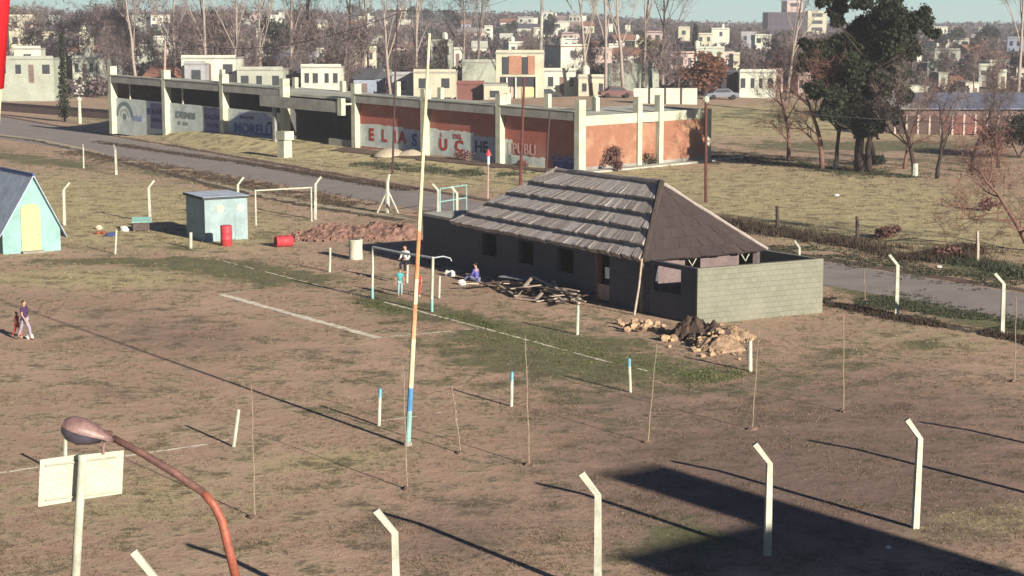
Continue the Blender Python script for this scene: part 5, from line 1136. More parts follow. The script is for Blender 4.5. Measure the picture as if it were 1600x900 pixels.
def house(pl, pr, pt, d, c, lab, rot=0, dp=8.0, roof='flat', nw=3, door=True, tank=False, stories=1, base=None, cat='house', name='house', grp=None, rm=None):
    a, b_2 = PY(pl, pt, d), PY(pr, pt, d); wd = (b_2.x - a.x); zt = a.z; cx = (a.x + b_2.x) / 2; zg = min(T1(a.x, d), T1(b_2.x, d + dp)) - .4
    if base is not None: pass
    o = thing(name, lab, cat, (cx, d, zg), grp); fr = Fr((cx, d, 0), R(rot)); W_ = wd / 2 / max(.6, math.cos(R(rot)))
    rects.append((pl - 3, pr + 3, pt - 3, d)); rh = zt
    if roof == 'gable': rh = zt - min(2.2, dp * .22); 
    MB(fr).box(-W_, W_, 0, dp, zg, rh).build('wall', HM[c], o)
    if roof == 'flat':
        MB(fr).box(-W_ - .12, W_ + .12, -.12, dp + .1, rh, rh + .18).build('roof', rm or RSL, o)
        if rh - zg > 3: MB(fr).box(-W_, W_, -.02, .1, rh + .18, rh + .5).build('parapet', HM[c], o)
    else:
        mb = MB(fr); mb.add([(-W_ - .3, -.4, rh - .05), (W_ + .3, -.4, rh - .05), (W_ + .3, dp / 2, zt), (-W_ - .3, dp / 2, zt), (W_ + .3, dp + .4, rh - .05), (-W_ - .3, dp + .4, rh - .05)], [(0, 1, 2, 3), (3, 2, 4, 5), (1, 4, 2), (0, 3, 5), (0, 5, 4, 1)]); mb.build('roof', rm or TILE, o)
    fh = (rh - max(zg + .4, T1(cx, d))); st = max(1, round(fh / 3.1)) if stories is None else stories
    for s_ in range(st):
        z1_ = rh - .7 - s_ * (fh / st); z0_ = z1_ - min(1.3, fh / st * .45)
        for k in range(nw):
            xx = -W_ + 2 * W_ * (k + .5) / nw + random.uniform(-.2, .2); hw = min(.55, W_ / nw * .45) * random.uniform(.8, 1.2)
            if door and s_ == st - 1 and k == nw // 2: MB(fr).box(xx - hw, xx + hw, -.04, .02, max(zg, z0_ - 1.2), z1_).build('door', HM['brown'], o)
            else:
                MB(fr).box(xx - hw, xx + hw, -.03, .02, z0_, z1_).build('window', GLS, o)
                if d < 330: MB(fr).box(xx - hw - .08, xx + hw + .08, -.09, .02, z0_ - .12, z0_).build('sill', HM['white'], o)
    if tank:
        q = fr((W_ * random.uniform(-.5, .5), dp * .4, rh + .18)); MB().lathe([(.5, 0), (.55, .1), (.55, 1.1), (.35, 1.4), (.12, 1.5)], q, 10).build('water_tank', HM['white'], o, True)
    return o
house(-6, 83, 93, 246, 'pale', 'pale green-white garage front with three tall panels at the far left', 0, 7, nw=4, rm=RSL)
house(22, 63, 77, 262, 'white', 'bright white block standing above the pale garage front at the left', 5, 4, nw=1, door=False)
house(14, 50, 27, 330, 'cream', 'tall cream apartment block behind the white block at the far left', 12, 9, nw=2, stories=4)
house(112, 150, 92, 268, 'white', 'white house with dark openings left of the first garage column', -8, 8, nw=3, tank=True)
house(152, 178, 88, 275, 'grey', 'narrow grey house between the white house and the first garage column', -5, 8, nw=2)
house(122, 142, 54, 330, 'cream', 'cream upper storey with a round white tank among bare trees at the left', 10, 8, nw=2, tank=True, door=False)
house(222, 255, 103, 250, 'pink', 'low pinkish house seen over the second garage bay', -12, 8, 'gable', nw=2)
house(283, 368, 92, 238, 'white', 'long white house with a big dark carport over the third garage bay', 0, 8, nw=3)
house(288, 320, 101, 234.5, 'grey', 'grey lean-to in front of the long white house', 0, 3, nw=1, door=False)
house(370, 442, 110, 236, 'pale', 'low pale yard building over the third bay, right of the white house', 0, 7, nw=3, door=False)
house(470, 533, 106, 236, 'white', 'white wall-like house with narrow windows above the dark garage bay', 0, 6, nw=4, door=False)
house(495, 509, 78, 420, 'white', 'tiny bright white house high among bare trees over the dark bay', 10, 7, nw=1, door=False)
house(478, 494, 55, 560, 'white', 'tiny white gable deep in the bare woods at the upper left', 10, 7, 'gable', nw=1, door=False)
house(540, 588, 76, 330, 'cream', 'cream house with two roof steps over the ELIAS bay', 8, 9, nw=3, tank=True)
house(552, 585, 107, 240, 'blue', 'dull blue wooden outbuilding beside the roof stubs', -10, 6, 'gable', nw=1, rm=RDK)
house(594, 613, 92, 300, 'white', 'small white house with dark roof left of the cream tall house', 0, 7, 'gable', nw=1, rm=RSL)
house(600, 615, 33, 860, 'white', 'bright white cube of a house alone on the wooded hill', 0, 8, nw=1, door=False)
house(621, 646, 43, 850, 'cream', 'low cream house on the hill right of the bright white cube', 0, 8, nw=2, door=False)
house(657, 691, 37, 880, 'pink', 'long low house with pale roof along the hill crest', -6, 9, 'gable', nw=4, door=False, rm=HM['pink'])
house(612, 646, 118, 238, 'grey', 'flat grey-blue wall building left of the cream one over the ELIAS bay', 0, 6, nw=1, door=False)
house(646, 712, 114, 232, 'cream', 'cream house with one tall window over the sixth garage column', 0, 8, nw=2, door=False)
house(673, 705, 66, 300, 'pale', 'tall grey-green house with a bright patch behind the cream house', 0, 9, nw=2, stories=2, tank=True)
house(709, 722, 78, 340, 'white', 'slim white house end right of the tall grey-green house', 0, 8, nw=1)
house(722, 778, 98, 262, 'pale', 'wide pale green-white warehouse left of the orange-panelled house', 0, 8, nw=0, door=False)
house(714, 757, 132, 226, 'brick', 'low red brick yard wall over the lettered bays', 0, .4, nw=0, door=False, cat='wall', name='yard_wall', rm=HM['brick'])
house(756, 792, 133, 224, 'cream', 'small cream and yellow outbuilding right of the red brick yard wall', 0, 4, nw=1, door=False)
house(757, 770, 42, 620, 'white', 'slim tall white tower house on the skyline in the middle', 0, 5, nw=1, stories=3, door=False)
house(738, 760, 64, 480, 'white', 'white gabled house below the slim white tower', 0, 8, 'gable', nw=1, rm=HM['white'])
house(795, 818, 68, 420, 'white', 'white house with a tank behind the orange-panelled house', 10, 8, nw=2, tank=True)
house(782, 800, 52, 600, 'white', 'pair of tiny white gables on the skyline right of the white tower', 0, 7, 'gable', nw=1, door=False, rm=HM['white'])
# orange-panelled house on dark carport
o = house(775, 850, 84, 232, 'cream', 'two-storey house with orange panels above a dark open carport', 0, 7, nw=0, door=False)
for a, c, m_, z0p, z1p in ((795, 815, HM['orange'], 87, 116), (825, 836, HM['orange'], 87, 116), (785, 794, GLS, 89, 116), (816, 824, GLS, 89, 116), (782, 838, HM['dark'], 120, 135), (815, 838, HM['yellow'], 137, 152), (798, 811, HM['pink'], 136, 152)):
    q0, q1 = PY(a, z1p, 231.9), PY(c, z0p, 231.9); MB().box(q0.x, q1.x, 231.88 - (.0), 232.0, q0.z, q1.z).build('panel' if m_ is not GLS else 'window', m_, o)
for a in (792, 806, 838): q0 = PY(a, 121, 231.8); MB().box(q0.x - .1, q0.x + .1, 231.6, 231.87, 1, q0.z).build('carport_column', HM['white'], o)
house(850, 902, 112, 240, 'white', 'bright white flat-roofed house right of the orange-panelled house', 0, 8, nw=3, tank=False)
house(904, 946, 122, 236, 'cream', 'small cream and pink house left of the pale hall', 0, 8, nw=3, tank=True)
house(950, 1030, 104, 252, 'pale', 'wide grey-green hall behind the bare pale trees', 0, 10, nw=0, door=False)
house(1060, 1078, 44, 560, 'cream', 'narrow cream block on the right skyline beside the cypress', 0, 8, nw=1, stories=2)
house(1090, 1113, 54, 520, 'cream', 'cream house right of the dark cypress', 0, 8, nw=2, stories=2)
house(1112, 1140, 46, 540, 'white', 'bright white stepped house right of the dark cypress', 0, 8, nw=1, door=False, tank=True)
house(1158, 1182, 52, 520, 'grey', 'grey house with dark windows left of the tower block', 0, 8, nw=2, stories=2)
house(1180, 1206, 56, 500, 'white', 'white house touching the left side of the tower block', 0, 8, nw=2)
house(1146, 1156, 86, 330, 'cream', 'narrow cream wall end right of the rust-coloured tree', 0, 6, nw=0, door=False)
house(1100, 1150, 112, 238, 'dark', 'dark open shed under the rust-coloured tree', 0, 7, nw=0, door=False, rm=RDK, cat='shed', name='dark_shed')
house(1156, 1212, 114, 236, 'white', 'long white wall building right of the dark open shed', 0, 6, nw=4, door=False)
house(1200, 1224, 112, 260, 'pink', 'pale pink house seen through bare trees left of the evergreen', 0, 8, nw=2)
house(1246, 1276, 118, 262, 'pink', 'pinkish white house behind the evergreen trunk', 0, 8, nw=2)
house(1393, 1450, 137, 246, 'white', 'long low white roofed building right of the evergreen', 0, 7, nw=0, door=False, rm=HM['white'])
house(1449, 1464, 100, 300, 'pale', 'tall grey-green house among bare trees at the right', 0, 7, nw=1, stories=2)
house(1467, 1481, 115, 290, 'pale', 'narrow pale house right of the tall grey-green house', 0, 7, nw=1)
house(1488, 1508, 119, 300, 'pink', 'small pinkish house group left of the far right white houses', 0, 7, 'gable', nw=2)
house(1530, 1546, 104, 300, 'pale', 'pale house left of the pole with a crossarm', 0, 7, nw=1, stories=2)
house(1547, 1562, 98, 305, 'cream', 'cream house behind the pole with a crossarm', 0, 7, nw=1, stories=2)
house(1560, 1573, 113, 290, 'white', 'bright white cube house right of the pole with a crossarm', 0, 7, nw=1)
house(1509, 1530, 130, 270, 'white', 'low white house left of the far right pale houses', 0, 7, nw=2)
house(1433, 1440, 88, 420, 'white', 'tiny white house right of the evergreen crown', 0, 6, nw=0, door=False)
house(1588, 1640, 108, 330, 'cream', 'cream house at the right edge behind the bare pale tree', 0, 7, nw=2, stories=2)
house(1090, 1102, 118, 250, 'white', 'small white house end left of the dark open shed', 0, 6, nw=1)
house(951, 958, 39, 700, 'white', 'tiny white house on the middle skyline, left of two', 0, 8, nw=0, door=False); house(977, 985, 41, 690, 'white', 'tiny white house on the middle skyline, right of two', 0, 8, nw=0, door=False)
house(925, 937, 64, 480, 'pink', 'small pinkish gabled house in the middle woods', 0, 8, 'gable', nw=1, door=False)
# tiny distant houses that nothing tells apart
th_ = random.Random(21); big_r = list(rects); k = 0
for tr_y in range(4000):
    if k >= 80: break
    d = 300 * (900 / 300) ** th_.random(); px_ = th_.uniform(20, 1600); x = (px_ - 800) / FOC * d; zg = T1(x, d); hgt = th_.uniform(3.2, 6.5); wd = th_.uniform(3.5, 9)
    pt_ = HOR - (zg + hgt - CAM_H) / d * FOC; hw = wd / 2 / d * FOC
    if 1195 < px_ < 1470 or any(px_ + hw + 3 > a and px_ - hw - 3 < c and abs(pt_ - t_) < 16 for a, c, t_, dd in big_r) or any(abs(px_ - (a + c) / 2) < hw + 4 and abs(pt_ - t_) < 7 for a, c, t_, dd in rects[len(big_r):]): continue
    if px_ > 1370 and d < 320: continue
    if px_ < 480 and th_.random() < .6: continue
    house(px_ - hw, px_ + hw, pt_, d, th_.choice(['white', 'white', 'white', 'pale', 'grey', 'pink', 'white', 'blue', 'brown', 'cream']), 'tiny pale house among the bare trees of the distant town', th_.uniform(-25, 25), 7, th_.choice(['flat', 'flat', 'gable']), nw=th_.choice([1, 2, 3]), door=False, tank=th_.random() < .25, name='town_house', grp='tiny houses scattered through the distant town', rm=th_.choice([None, RSL, TILE, RDK])); k += 1
# tower block
def tower(pl, pr, pt, d, c, nw, st, nm, o, z0=None):
    a, b2 = PY(pl, pt, d), PY(pr, pt, d); zg = T1(a.x, d) - 1 if z0 is None else z0
    MB().box(a.x, b2.x, d, d + 16, zg, a.z).build(nm, HM[c], o)
    for s_ in range(st):
        for k in range(nw):
            x_ = a.x + (b2.x - a.x) * (k + .5) / nw; w2 = (b2.x - a.x) / nw * .28; z_ = a.z - 1 - s_ * 3.0; MB().box(x_ - w2, x_ + w2, d - .06, d + .02, z_ - 1.5, z_).build('window', GLS, o)
a = PY(1245, 60, 760); TW = thing('tower_block', 'dark apartment tower with a cream side wing and roof box on the right skyline', 'building', (a.x, 760, T1(a.x, 760)))
tower(1200, 1261, 19, 760, 'purple', 7, 5, 'tower_wall', TW); tower(1262.5, 1292, 17, 762, 'cream', 1, 4, 'side_wing', TW); tower(1230, 1254, 1, 764, 'pink', 1, 1, 'roof_box', TW, PY(1240, 19, 764).z + .05)
rects.append((1195, 1295, 0, 760))
# hoarding
a, b_2 = PY(990, 138, 214), PY(1090, 140, 214); HO = thing('hoarding', 'white panel hoarding with dark uprights behind the brick block corner', 'hoarding', (a.x, 214, 0))
for k in range(4): x0_ = a.x + (b_2.x - a.x) * k / 4; MB().box(x0_ + .04, x0_ + (b_2.x - a.x) / 4 - .04, 214, 214.12, 0, a.z + .03 * random.random()).build('panel', HM['white'], HO)
for k in (1, 2, 3): x0_ = a.x + (b_2.x - a.x) * k / 4; MB().box(x0_ - .07, x0_ + .07, 213.85, 213.99, 0, a.z + .1).build('upright', DKW, HO)
rects.append((985, 1095, 130, 214))
# long shed and barred fence on the right
a = PY(1380, 168, 176); b_2 = PY(1760, 168, 176); LS = thing('long_shed', 'long low shed with a blue-grey sheet roof behind the barred fence at the right', 'shed', (a.x, 182, 0))
zr = PY(1500, 170, 182).z; zr2 = PY(1500, 146, 200).z
MB().box(a.x, b_2.x, 182, 200, 0, zr - .1).build('wall', HM['brown'], LS)
n_ = 12
for k in range(n_): x0_, x1_ = a.x + (b_2.x - a.x) * k / n_, a.x + (b_2.x - a.x) * (k + 1) / n_ - .06; MB().hexa([(x0_, 181.5, zr - .05), (x1_, 181.5, zr - .05), (x1_, 200, zr2), (x0_, 200, zr2)] + [(x0_, 181.5, zr + .07), (x1_, 181.5, zr + .07), (x1_, 200, zr2 + .12), (x0_, 200, zr2 + .12)]).build('roof_sheet', RBLUE if x0_ > PY(1470, 168, 176).x else RSL, LS)
FN = thing('barred_fence', 'dark fence with pale uprights and a red brick stretch before the long shed', 'fence', (a.x, 172, 0)); zf = PY(1450, 178, 172).z
x_ = a.x - 3; k = 0
while x_ < 56:
    MB().box(x_ - .09, x_ + .09, 171.9, 172.1, 0, zf).build('upright', HM['pink'], FN)
    MB().box(x_ + .12, x_ + 1.0, 171.97, 172.03, .1, zf * (.9 if k % 5 else .72)).build('infill_panel', HM['brick'] if 7 <= k <= 10 else DKW, FN)
    x_ += 1.12; k += 1
MB().box(a.x - 3, 56, 171.8, 171.95, zf, zf + .15).build('top_rail', HM['brown'], FN)
rects.append((1370, 1700, 135, 182))
# hedge and low wall at the left beyond the road
LW = thing('low_wall', 'low dark wall running beside the road at the far left', 'wall', tuple(G(100, 176)))
q0, q1 = G(-40, 170), G(181, 187); MB().seg(q0, q1, .3, -.2, .9 + T1(*q1[:2]) * .5).build('wall_body', HM['brown'], LW); MB().seg(q0, q1, .42, .9 + T1(*q1[:2]) * .5, 1.05 + T1(*q1[:2]) * .5).build('coping', HM['purple'], LW)
# cars
def car(px, py, d, face, c, lab):
    p = PY(px, py, d); p.z = T1(p.x, p.y); o = thing('parked_car', lab, 'car', p, 'cars parked among the houses'); f = Fr(p, face)
    pm = mat('car_paint_%s' % c[0], c[1], scale=1, amt=.08, bump=0, rough=.35, spec=.5)
    prof = [(-2.1, .35), (-2.15, .75), (-1.3, .92), (-.8, 1.38), (.7, 1.42), (1.35, .95), (2.05, .85), (2.12, .38)]
    k = len(prof); P = [(x, -.8, z) for x, z in prof] + [(x, .8, z) for x, z in prof]
    MB(f).add(P, [tuple(range(k)), tuple(reversed(range(k, 2 * k)))] + [(i, k + i, k + (i + 1) % k, (i + 1) % k) for i in range(k)]).build('body', pm, o)
    for y_ in (-.81, .81): MB(f).add([(-1.15, y_, .95), (-.75, y_, 1.3), (.65, y_, 1.34), (1.1, y_, .97), (-1.15, y_ * .99, .95), (-.75, y_ * .99, 1.3), (.65, y_ * .99, 1.34), (1.1, y_ * .99, .97)], [(0, 1, 2, 3), (7, 6, 5, 4)]).build('side_window', GLS, o)
    for x_ in (-1.3, 1.3):
        for y_ in (-.78, .78): MB(f).tube([(x_, y_ - .1, .33), (x_, y_ + .1, .33)], .33, 12).build('wheel', mat('tyre_rubber', (.03, .03, .03), scale=5, amt=.2), o)
car(1128, 158, 228, .1, ('silver', (.15, .16, .21)), 'silver grey car parked in front of the dark open shed'); car(852, 150, 234, .1, ('dark', (.03, .03, .035)), 'dark car parked in front of the bright white house')
car(962, 152, 226, .2, ('red', (.11, .03, .03)), 'small red car parked between the bare pale trees')
# far trees
def crown_proto(kind, i):
    t = thing('town_tree', {'bare': 'hazy purple-brown bare tree among the distant houses', 'ever': 'dark evergreen tree among the distant houses', 'olive': 'olive brown tree among the distant houses', 'rust': 'rust-coloured tree spreading over the dark open shed', 'cyp': 'slim dark cypress on the right skyline'}[kind], 'tree', (0, 0, 0), {'bare': 'bare trees among the distant houses', 'ever': 'evergreens among the distant houses', 'olive': 'olive trees among the distant houses'}.get(kind))
    MB().tube([(0, 0, -.5), (.1, 0, 2.5), (0, .1, 6)], [.22, .16, .05], 5, cap=False).build('trunk', DARKB if kind != 'bare' else REDB, t)
    Vs = []
    if kind == 'bare':
        tips = []
        for k in range(11): a = random.uniform(0, 6.28); rr_ = random.uniform(.3, 2.6); tips.append((math.cos(a) * rr_, math.sin(a) * rr_, random.uniform(3.2, 8.2)))
        for tp in tips: Vs.append(twigs_at(np.array([tp]) + rng.normal(size=(26, 3)) * np.array([.75, .75, .8]), 5, 1.1, .045, .7))
        soup('crown', Vs, BRUSHF, t)
    elif kind == 'cyp':
        for k in range(12): z = 1 + k * .8; Vs.append(leaves_in((0, 0, z), (1.0 * (1 - k / 14), 1.0 * (1 - k / 14), .7), 160, .3))
        soup('crown', Vs, EVG, t)
    else:
        for k in range(10): a = random.uniform(0, 6.28); rr_ = random.uniform(.3, 2.4); Vs.append(leaves_in((math.cos(a) * rr_, math.sin(a) * rr_, random.uniform(3, 7.4)), random.uniform(1, 1.6), 190, .42))
        soup('crown', Vs, {'ever': EVG, 'olive': OLV, 'rust': RUST}[kind], t)
    return t
protos = {'bare': [Rep(crown_proto('bare', i)) for i in range(5)], 'ever': [Rep(crown_proto('ever', i)) for i in range(3)], 'olive': [Rep(crown_proto('olive', i)) for i in range(2)]}
def put_tree(kind, px, d, h, wide=1.0, lab=None):
    x = (px - 800) / FOC * d; r_ = random.choice(protos[kind]); s_ = h / 9.0
    r_.put((x, d, T1(x, d)), random.uniform(0, 6.28), (s_ * wide, s_ * wide, s_), lab)
rt = random.Random(5); cnt = 0; tries = 0
while cnt < 262 and tries < 4000:
    tries += 1; d = 262 * (980 / 262) ** rt.random(); px = rt.uniform(-60, 1660)
    lim = 0 if px < 480 else (12 if px < 700 else 44)
    h = rt.uniform(6, 11)
    if px < 480 and d < 520: h = rt.uniform(10, 15)
    x = (px - 800) / FOC * d; zg = T1(x, d); top = HOR - (zg + h - CAM_H) / d * FOC
    if top < lim:
        h = max(4.5, (HOR - lim) / FOC * d + CAM_H - zg) * rt.uniform(.85, 1.0); top = lim
    if px > 480 and top < lim - 2: continue
    hw = h * .30 / d * FOC
    hid = [1 for a, c, t_, dd in rects if dd > d and px + hw > a and px - hw < c and top < t_ + 45]
    if hid and rt.random() < .86: continue
    ins_ = [1 for a, c, t_, dd in rects if abs(dd + 4 - d) < 9 and px + hw * .5 > a and px - hw * .5 < c]
    if ins_: continue
    kind = 'bare' if rt.random() < .74 else ('ever' if rt.random() < .6 else 'olive')
    put_tree(kind, px, d, h, rt.uniform(.9, 1.35)); cnt += 1
for px, d, h, w_, in ((628, 820, 8.5, 1.3), (645, 830, 9.5, 1.4), (668, 830, 9, 1.4), (703, 800, 8, 1.3), (720, 700, 7, 1.2), (855, 560, 11.5, 1.0), (800, 640, 7, 1.1), (1490, 520, 9, 1.0), (1530, 500, 9.0, 1.3), (1545, 520, 9.5, 1.0), (1465, 470, 8, 1.0), (1300, 300, 8, 1.0), (575, 900, 9, 1.2), (555, 880, 10, 1.3)):
    put_tree('ever', px, d, h, w_)
r_ = crown_proto('rust', 0); x = (1103 - 800) / FOC * 236; r_.location = (x, 233.5, 0); r_.scale = (1.15, .7, .88)
r_ = crown_proto('cyp', 0); x = (1084 - 800) / FOC * 420; r_.location = (x, 420, T1(x, 420)); r_.scale = (1.6, 1.6, .95)
r_ = crown_proto('cyp', 1); p = G(101, 190); r_.location = (p.x, p.y, T1(p.x, p.y)); r_.scale = (.75, .75, .95); r_['label'] = 'dark narrow ragged cypress beside the road at the far left'
r2 = random.Random(9)
for px_ in list(range(186, 700, 30)) + [905, 935, 965, 1000, 1030, 1060, 1180, 1215, 1240, 1480, 1510, 1545]:
    if cnt >= 0: put_tree('bare', px_ + r2.uniform(-10, 10), r2.uniform(240, 300), r2.uniform(8.5, 14) if px_ < 600 else r2.uniform(6, 9.5), r2.uniform(.6, .85))
for k in protos.values():
    for r_ in k:
        if r_.used: r_.close()
        else:
            for c in list(r_.p.children): bpy.data.objects.remove(c)
            bpy.data.objects.remove(r_.p)
# low purple-brown scrub and garden trees between the houses: one uncountable mass
Vs = []; n_ = 0
base_py = lambda x, d: HOR + (CAM_H - T1(x, d)) / d * FOC
hr = [(a, c, t_, dd, base_py(((a + c) / 2 - 800) / FOC * dd, dd)) for a, c, t_, dd in rects]
for i in range(7000):
    d = 258 * (960 / 258) ** rt.random(); px_ = rt.uniform(-150, 1750); x = (px_ - 800) / FOC * d
    if 1080 < px_ < 1700 and d < 262: continue
    h = rt.uniform(1.2, 3.4) * (1 + d / 900); zg = T1(x, d); top = HOR - (zg + h - CAM_H) / d * FOC; hw = 1.4 * FOC / d
    if any(dd > d and px_ + hw > a and px_ - hw < c and top < t_ + .5 * (bp_ - t_) for a, c, t_, dd, bp_ in hr): continue
    if any(0 <= d - dd < 10 and px_ > a and px_ < c for a, c, t_, dd, bp_ in hr): continue
    w_ = rt.uniform(1.2, 2.6) * (1 + d / 1200); Vs.append(leaves_in((x, d, zg + h * .5), (w_, w_, h * .5), 60, .55 + d / 1500)); n_ += 1
tag(soup('town_scrub', Vs, leafmat('purple_brown_scrub', (0.10, 0.075, 0.08), .5, (0.035, 0.042, 0.03), (0.065, 0.05, 0.055))), kind='stuff')
# wooded mass beyond the town: nobody could count it
Vs = []
n_ = 2600; dd_ = rng.uniform(980, 1500, n_); pxx = rng.uniform(-300, 1900, n_); xx_ = (pxx - 800) / FOC * dd_; zz_ = T(xx_, dd_)
for i in range(n_):
    Vs.append(leaves_in((xx_[i], dd_[i], zz_[i] + rng.uniform(2, 5)), (6, 5, 2.6), 16, 2.2))
tag(soup('far_woods', Vs, leafmat('hazy_far_woods', (0.13, 0.105, 0.12), .35, (0.05, 0.06, 0.055), (0.09, 0.08, 0.09), .012)), kind='stuff')

# ------------------------------------------------------------------ grass tufts, weeds on the bank and in the ditches
N_T = 130000
px = rng.uniform(-260, 1860, N_T); py = 190 + (1000 - 190) * rng.random(N_T) ** .8
a = (px - 800) / FOC; b_ = (450 - py) / FOC; ryy = cT + b_ * sT; rz = -sT + b_ * cT; t = -CAM_H / rz; gx, gy = a * t, ryy * t; gz = T(gx, gy)
g_, s_, d_ = masks(gx, gy, gz)
def side(P, Q, x, y): return (Q.x - P.x) * (y - P.y) - (Q.y - P.y) * (x - P.x)
onroad = (side(ru0, ru1, gx, gy) < .2) & (side(rl0, rl1, gx, gy) > -.2)
dist = np.abs(side(CF((-20, 0, 0)), CF((3, 0, 0)), gx, gy))
cl = CF; 
loc_x = (gx - Nn.x) * math.cos(cang) + (gy - Nn.y) * math.sin(cang); loc_y = -(gx - Nn.x) * math.sin(cang) + (gy - Nn.y) * math.cos(cang)
inclub = (loc_x > -kL) & (loc_x < 3) & (loc_y > -.1) & (loc_y < WD + .5)
bx_ = (gx - BO.x) * BU.x + (gy - BO.y) * BU.y; by_ = (gx - BO.x) * BN.x + (gy - BO.y) * BN.y
inb = (bx_ > -1) & (bx_ < BL + 1) & (by_ > -1) & (by_ < 20)
patchy = np.array([noise.fractal(Vector((x * .5, y * .5, 0)), 1.0, 2.0, 3) for x, y in zip(gx, gy)])
prob = np.clip(.24 + 1.0 * g_ + .45 * s_ + .8 * patchy, 0, 1)
keep = (rng.random(N_T) < prob) & ~onroad & ~inclub & ~inb
gx, gy, gz, g_, s_, d_ = (v[keep] for v in (gx, gy, gz, g_, s_, d_))
def tufts(name, X_, Y_, Z_, hgt, wdt, nb, kind_m):
    n_ = len(X_); P0 = np.repeat(np.stack([X_, Y_, Z_ - .01], 1), nb, 0); hh = np.repeat(hgt, nb) * rng.uniform(.5, 1.2, n_ * nb)
    P0[:, :2] += rng.normal(size=(n_ * nb, 2)) * np.repeat(hgt, nb)[:, None] * .7
    d = rng.normal(size=(n_ * nb, 3)) * .45; d[:, 2] = 1; an = rng.uniform(0, 6.28, n_ * nb); w2 = np.stack([np.cos(an), np.sin(an), 0 * an], 1) * np.repeat(wdt, nb)[:, None]
    return tag(soup(name, [tris(P0, d * hh[:, None], w2)[0]], kind_m), kind='stuff')
GRN = leafmat('short_green_grass', (0.085, 0.10, 0.045), .45); DRY = leafmat('dry_straw_grass', (0.30, 0.245, 0.15), .4); BRN_ = leafmat('brown_dead_weeds', (0.12, 0.09, 0.06), .5)
dist_f = np.clip(gy / 60, .7, 2.2)
isg = rng.random(len(gx)) < np.clip(g_ * 1.1, .04, 1); isd = ~isg & (rng.random(len(gx)) < np.clip(.18 + s_ * .7, 0, 1)); isb = ~isg & ~isd
for nm, k, m_, hk in (('green_grass', isg, GRN, .05), ('dry_grass', isd, DRY, .055), ('dead_weeds', isb, BRN_, .075)):
    tufts(nm, gx[k], gy[k], gz[k], hk * dist_f[k] * rng.uniform(.6, 1.4, k.sum()), .012 * dist_f[k], 5, m_)
# ragged weed banks along lines
def weedline(pts, n_, wd, hgt, m_, name='roadside_weeds', nb=7):
    pts = [Vector((q.x, q.y, 0)) for q in pts]; t = rng.random(n_) * (len(pts) - 1); i = np.minimum(t.astype(int), len(pts) - 2); f = t - i
    A = np.array([tuple(q) for q in pts]); X_ = A[i, 0] * (1 - f) + A[i + 1, 0] * f; Y_ = A[i, 1] * (1 - f) + A[i + 1, 1] * f
    dx, dy = A[-1, 0] - A[0, 0], A[-1, 1] - A[0, 1]; l = math.hypot(dx, dy); o = rng.normal(size=n_) * wd; X_ = X_ - dy / l * o; Y_ = Y_ + dx / l * o
    k = np.array([noise.noise(Vector((x * .4, y * .4, 2))) for x, y in zip(X_, Y_)]) > -.25; X_, Y_ = X_[k], Y_[k]
    tufts(name, X_, Y_, T(X_, Y_), hgt * rng.uniform(.5, 1.2, len(X_)), np.full(len(X_), .03), nb, m_)
DKWEED = leafmat('dark_damp_weeds', (0.06, 0.045, 0.035), .4); DKGRN = leafmat('dark_green_weeds', (0.045, 0.052, 0.034), .4)
weedline([G(1110, 345), G(1200, 362), G(1375, 389), G(1437, 402), G(1500, 407)], 2300, .6, .36, DKWEED)
weedline([G(1440, 402), G(1495, 396), G(1540, 390)], 700, .5, .35, DKWEED); weedline([G(1500, 408), G(1590, 425), G(1690, 445)], 700, .6, .25, DKGRN)
weedline([G(1200, 385), G(1400, 415), G(1600, 445)], 1500, 1.2, .10, DKGRN); weedline([G(1320, 462), G(1420, 482), G(1600, 515)], 2000, 1.0, .09, DKGRN)
weedline([G(1285, 470), G(1400, 497), G(1560, 524), G(1690, 550)], 1500, .22, .14, DKWEED)
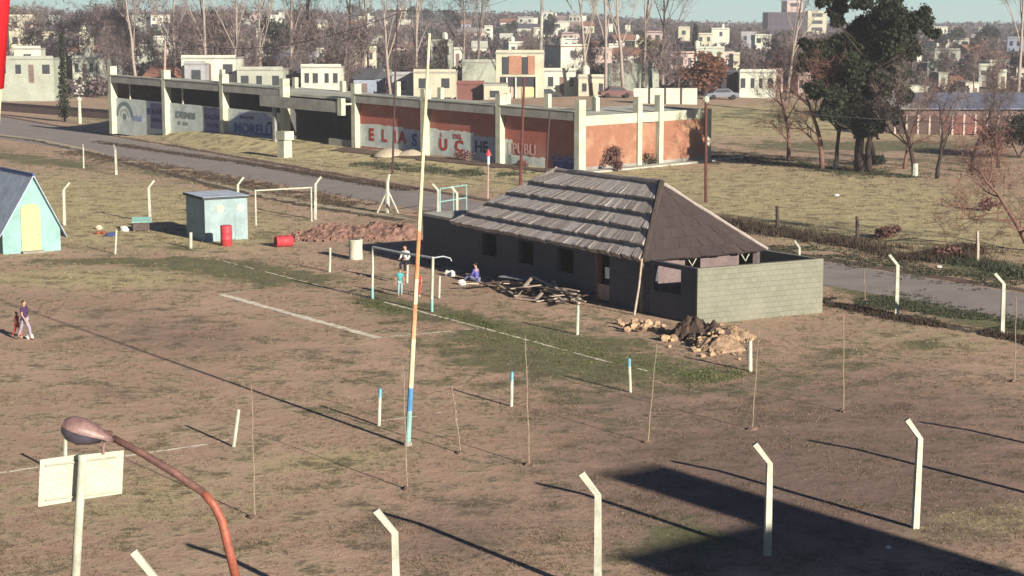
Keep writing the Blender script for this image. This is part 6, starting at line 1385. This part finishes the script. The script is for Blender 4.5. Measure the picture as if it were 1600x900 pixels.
weedline([G(100, 237), G(250, 262), G(400, 290), G(560, 322)], 2200, .9, .14, DKWEED); weedline([G(150, 222), G(400, 258), G(640, 298)], 1500, .35, .2, DKWEED)
weedline([G(560, 255), G(700, 268), G(800, 275)], 900, 1.2, .2, DKGRN); weedline([G(560, 470), G(640, 490), G(700, 493), G(780, 512)], 1300, .35, .05, GRN, 'green_grass')
weedline([G(1110, 240), G(1250, 258), G(1420, 278)], 1500, 1.6, .2, DKGRN)
weedline([G(760, 520), G(900, 548), G(1060, 585), G(1160, 590)], 1400, 1.0, .05, GRN, 'green_grass')

# small stones and clods lying about the yard: uncountable
Vs = []; n_ = 5000; px = rng.uniform(-200, 1800, n_); py = rng.uniform(400, 1000, n_)
mb = MB()
for a, c in zip(px[:900], py[:900]):
    p = G(a, c)
    if abs((p.x - Nn.x) * math.cos(cang) + (p.y - Nn.y) * math.sin(cang) + 8) < 11 and 0 < -(p.x - Nn.x) * math.sin(cang) + (p.y - Nn.y) * math.cos(cang) < 7: continue
    r = random.uniform(.010, .032); mb.add([p + Vector((r, 0, 0)), p + Vector((-r * .6, r, 0)), p + Vector((-r * .5, -r, 0)), p + Vector((0, 0, r * 1.1))], [(0, 1, 3), (1, 2, 3), (2, 0, 3)])
tag(mb.build('scattered_stones', mat('field_stone', (0.22, 0.17, 0.13), scale=4, c2=(0.12, 0.09, 0.07), amt=.4)), kind='stuff')
# ------------------------------------------------------------------ haze
hb = MB().box(-1300, 1300, -120, 1800, -1.3, 24); ho = hb.build('haze', mat('haze_tmp', (1, 1, 1), bump=0)); hm = bpy.data.materials.new('pale_haze'); hm.use_nodes = True; hn = hm.node_tree; hn.nodes.clear()
pv = hn.nodes.new('ShaderNodeVolumePrincipled'); pv.inputs['Color'].default_value = (.86, .88, 1.0, 1); pv.inputs['Density'].default_value = 0.00034; oo = hn.nodes.new('ShaderNodeOutputMaterial'); hn.links.new(pv.outputs[0], oo.inputs['Volume'])
ho.data.materials.clear(); ho.data.materials.append(hm); tag(ho, kind='stuff')
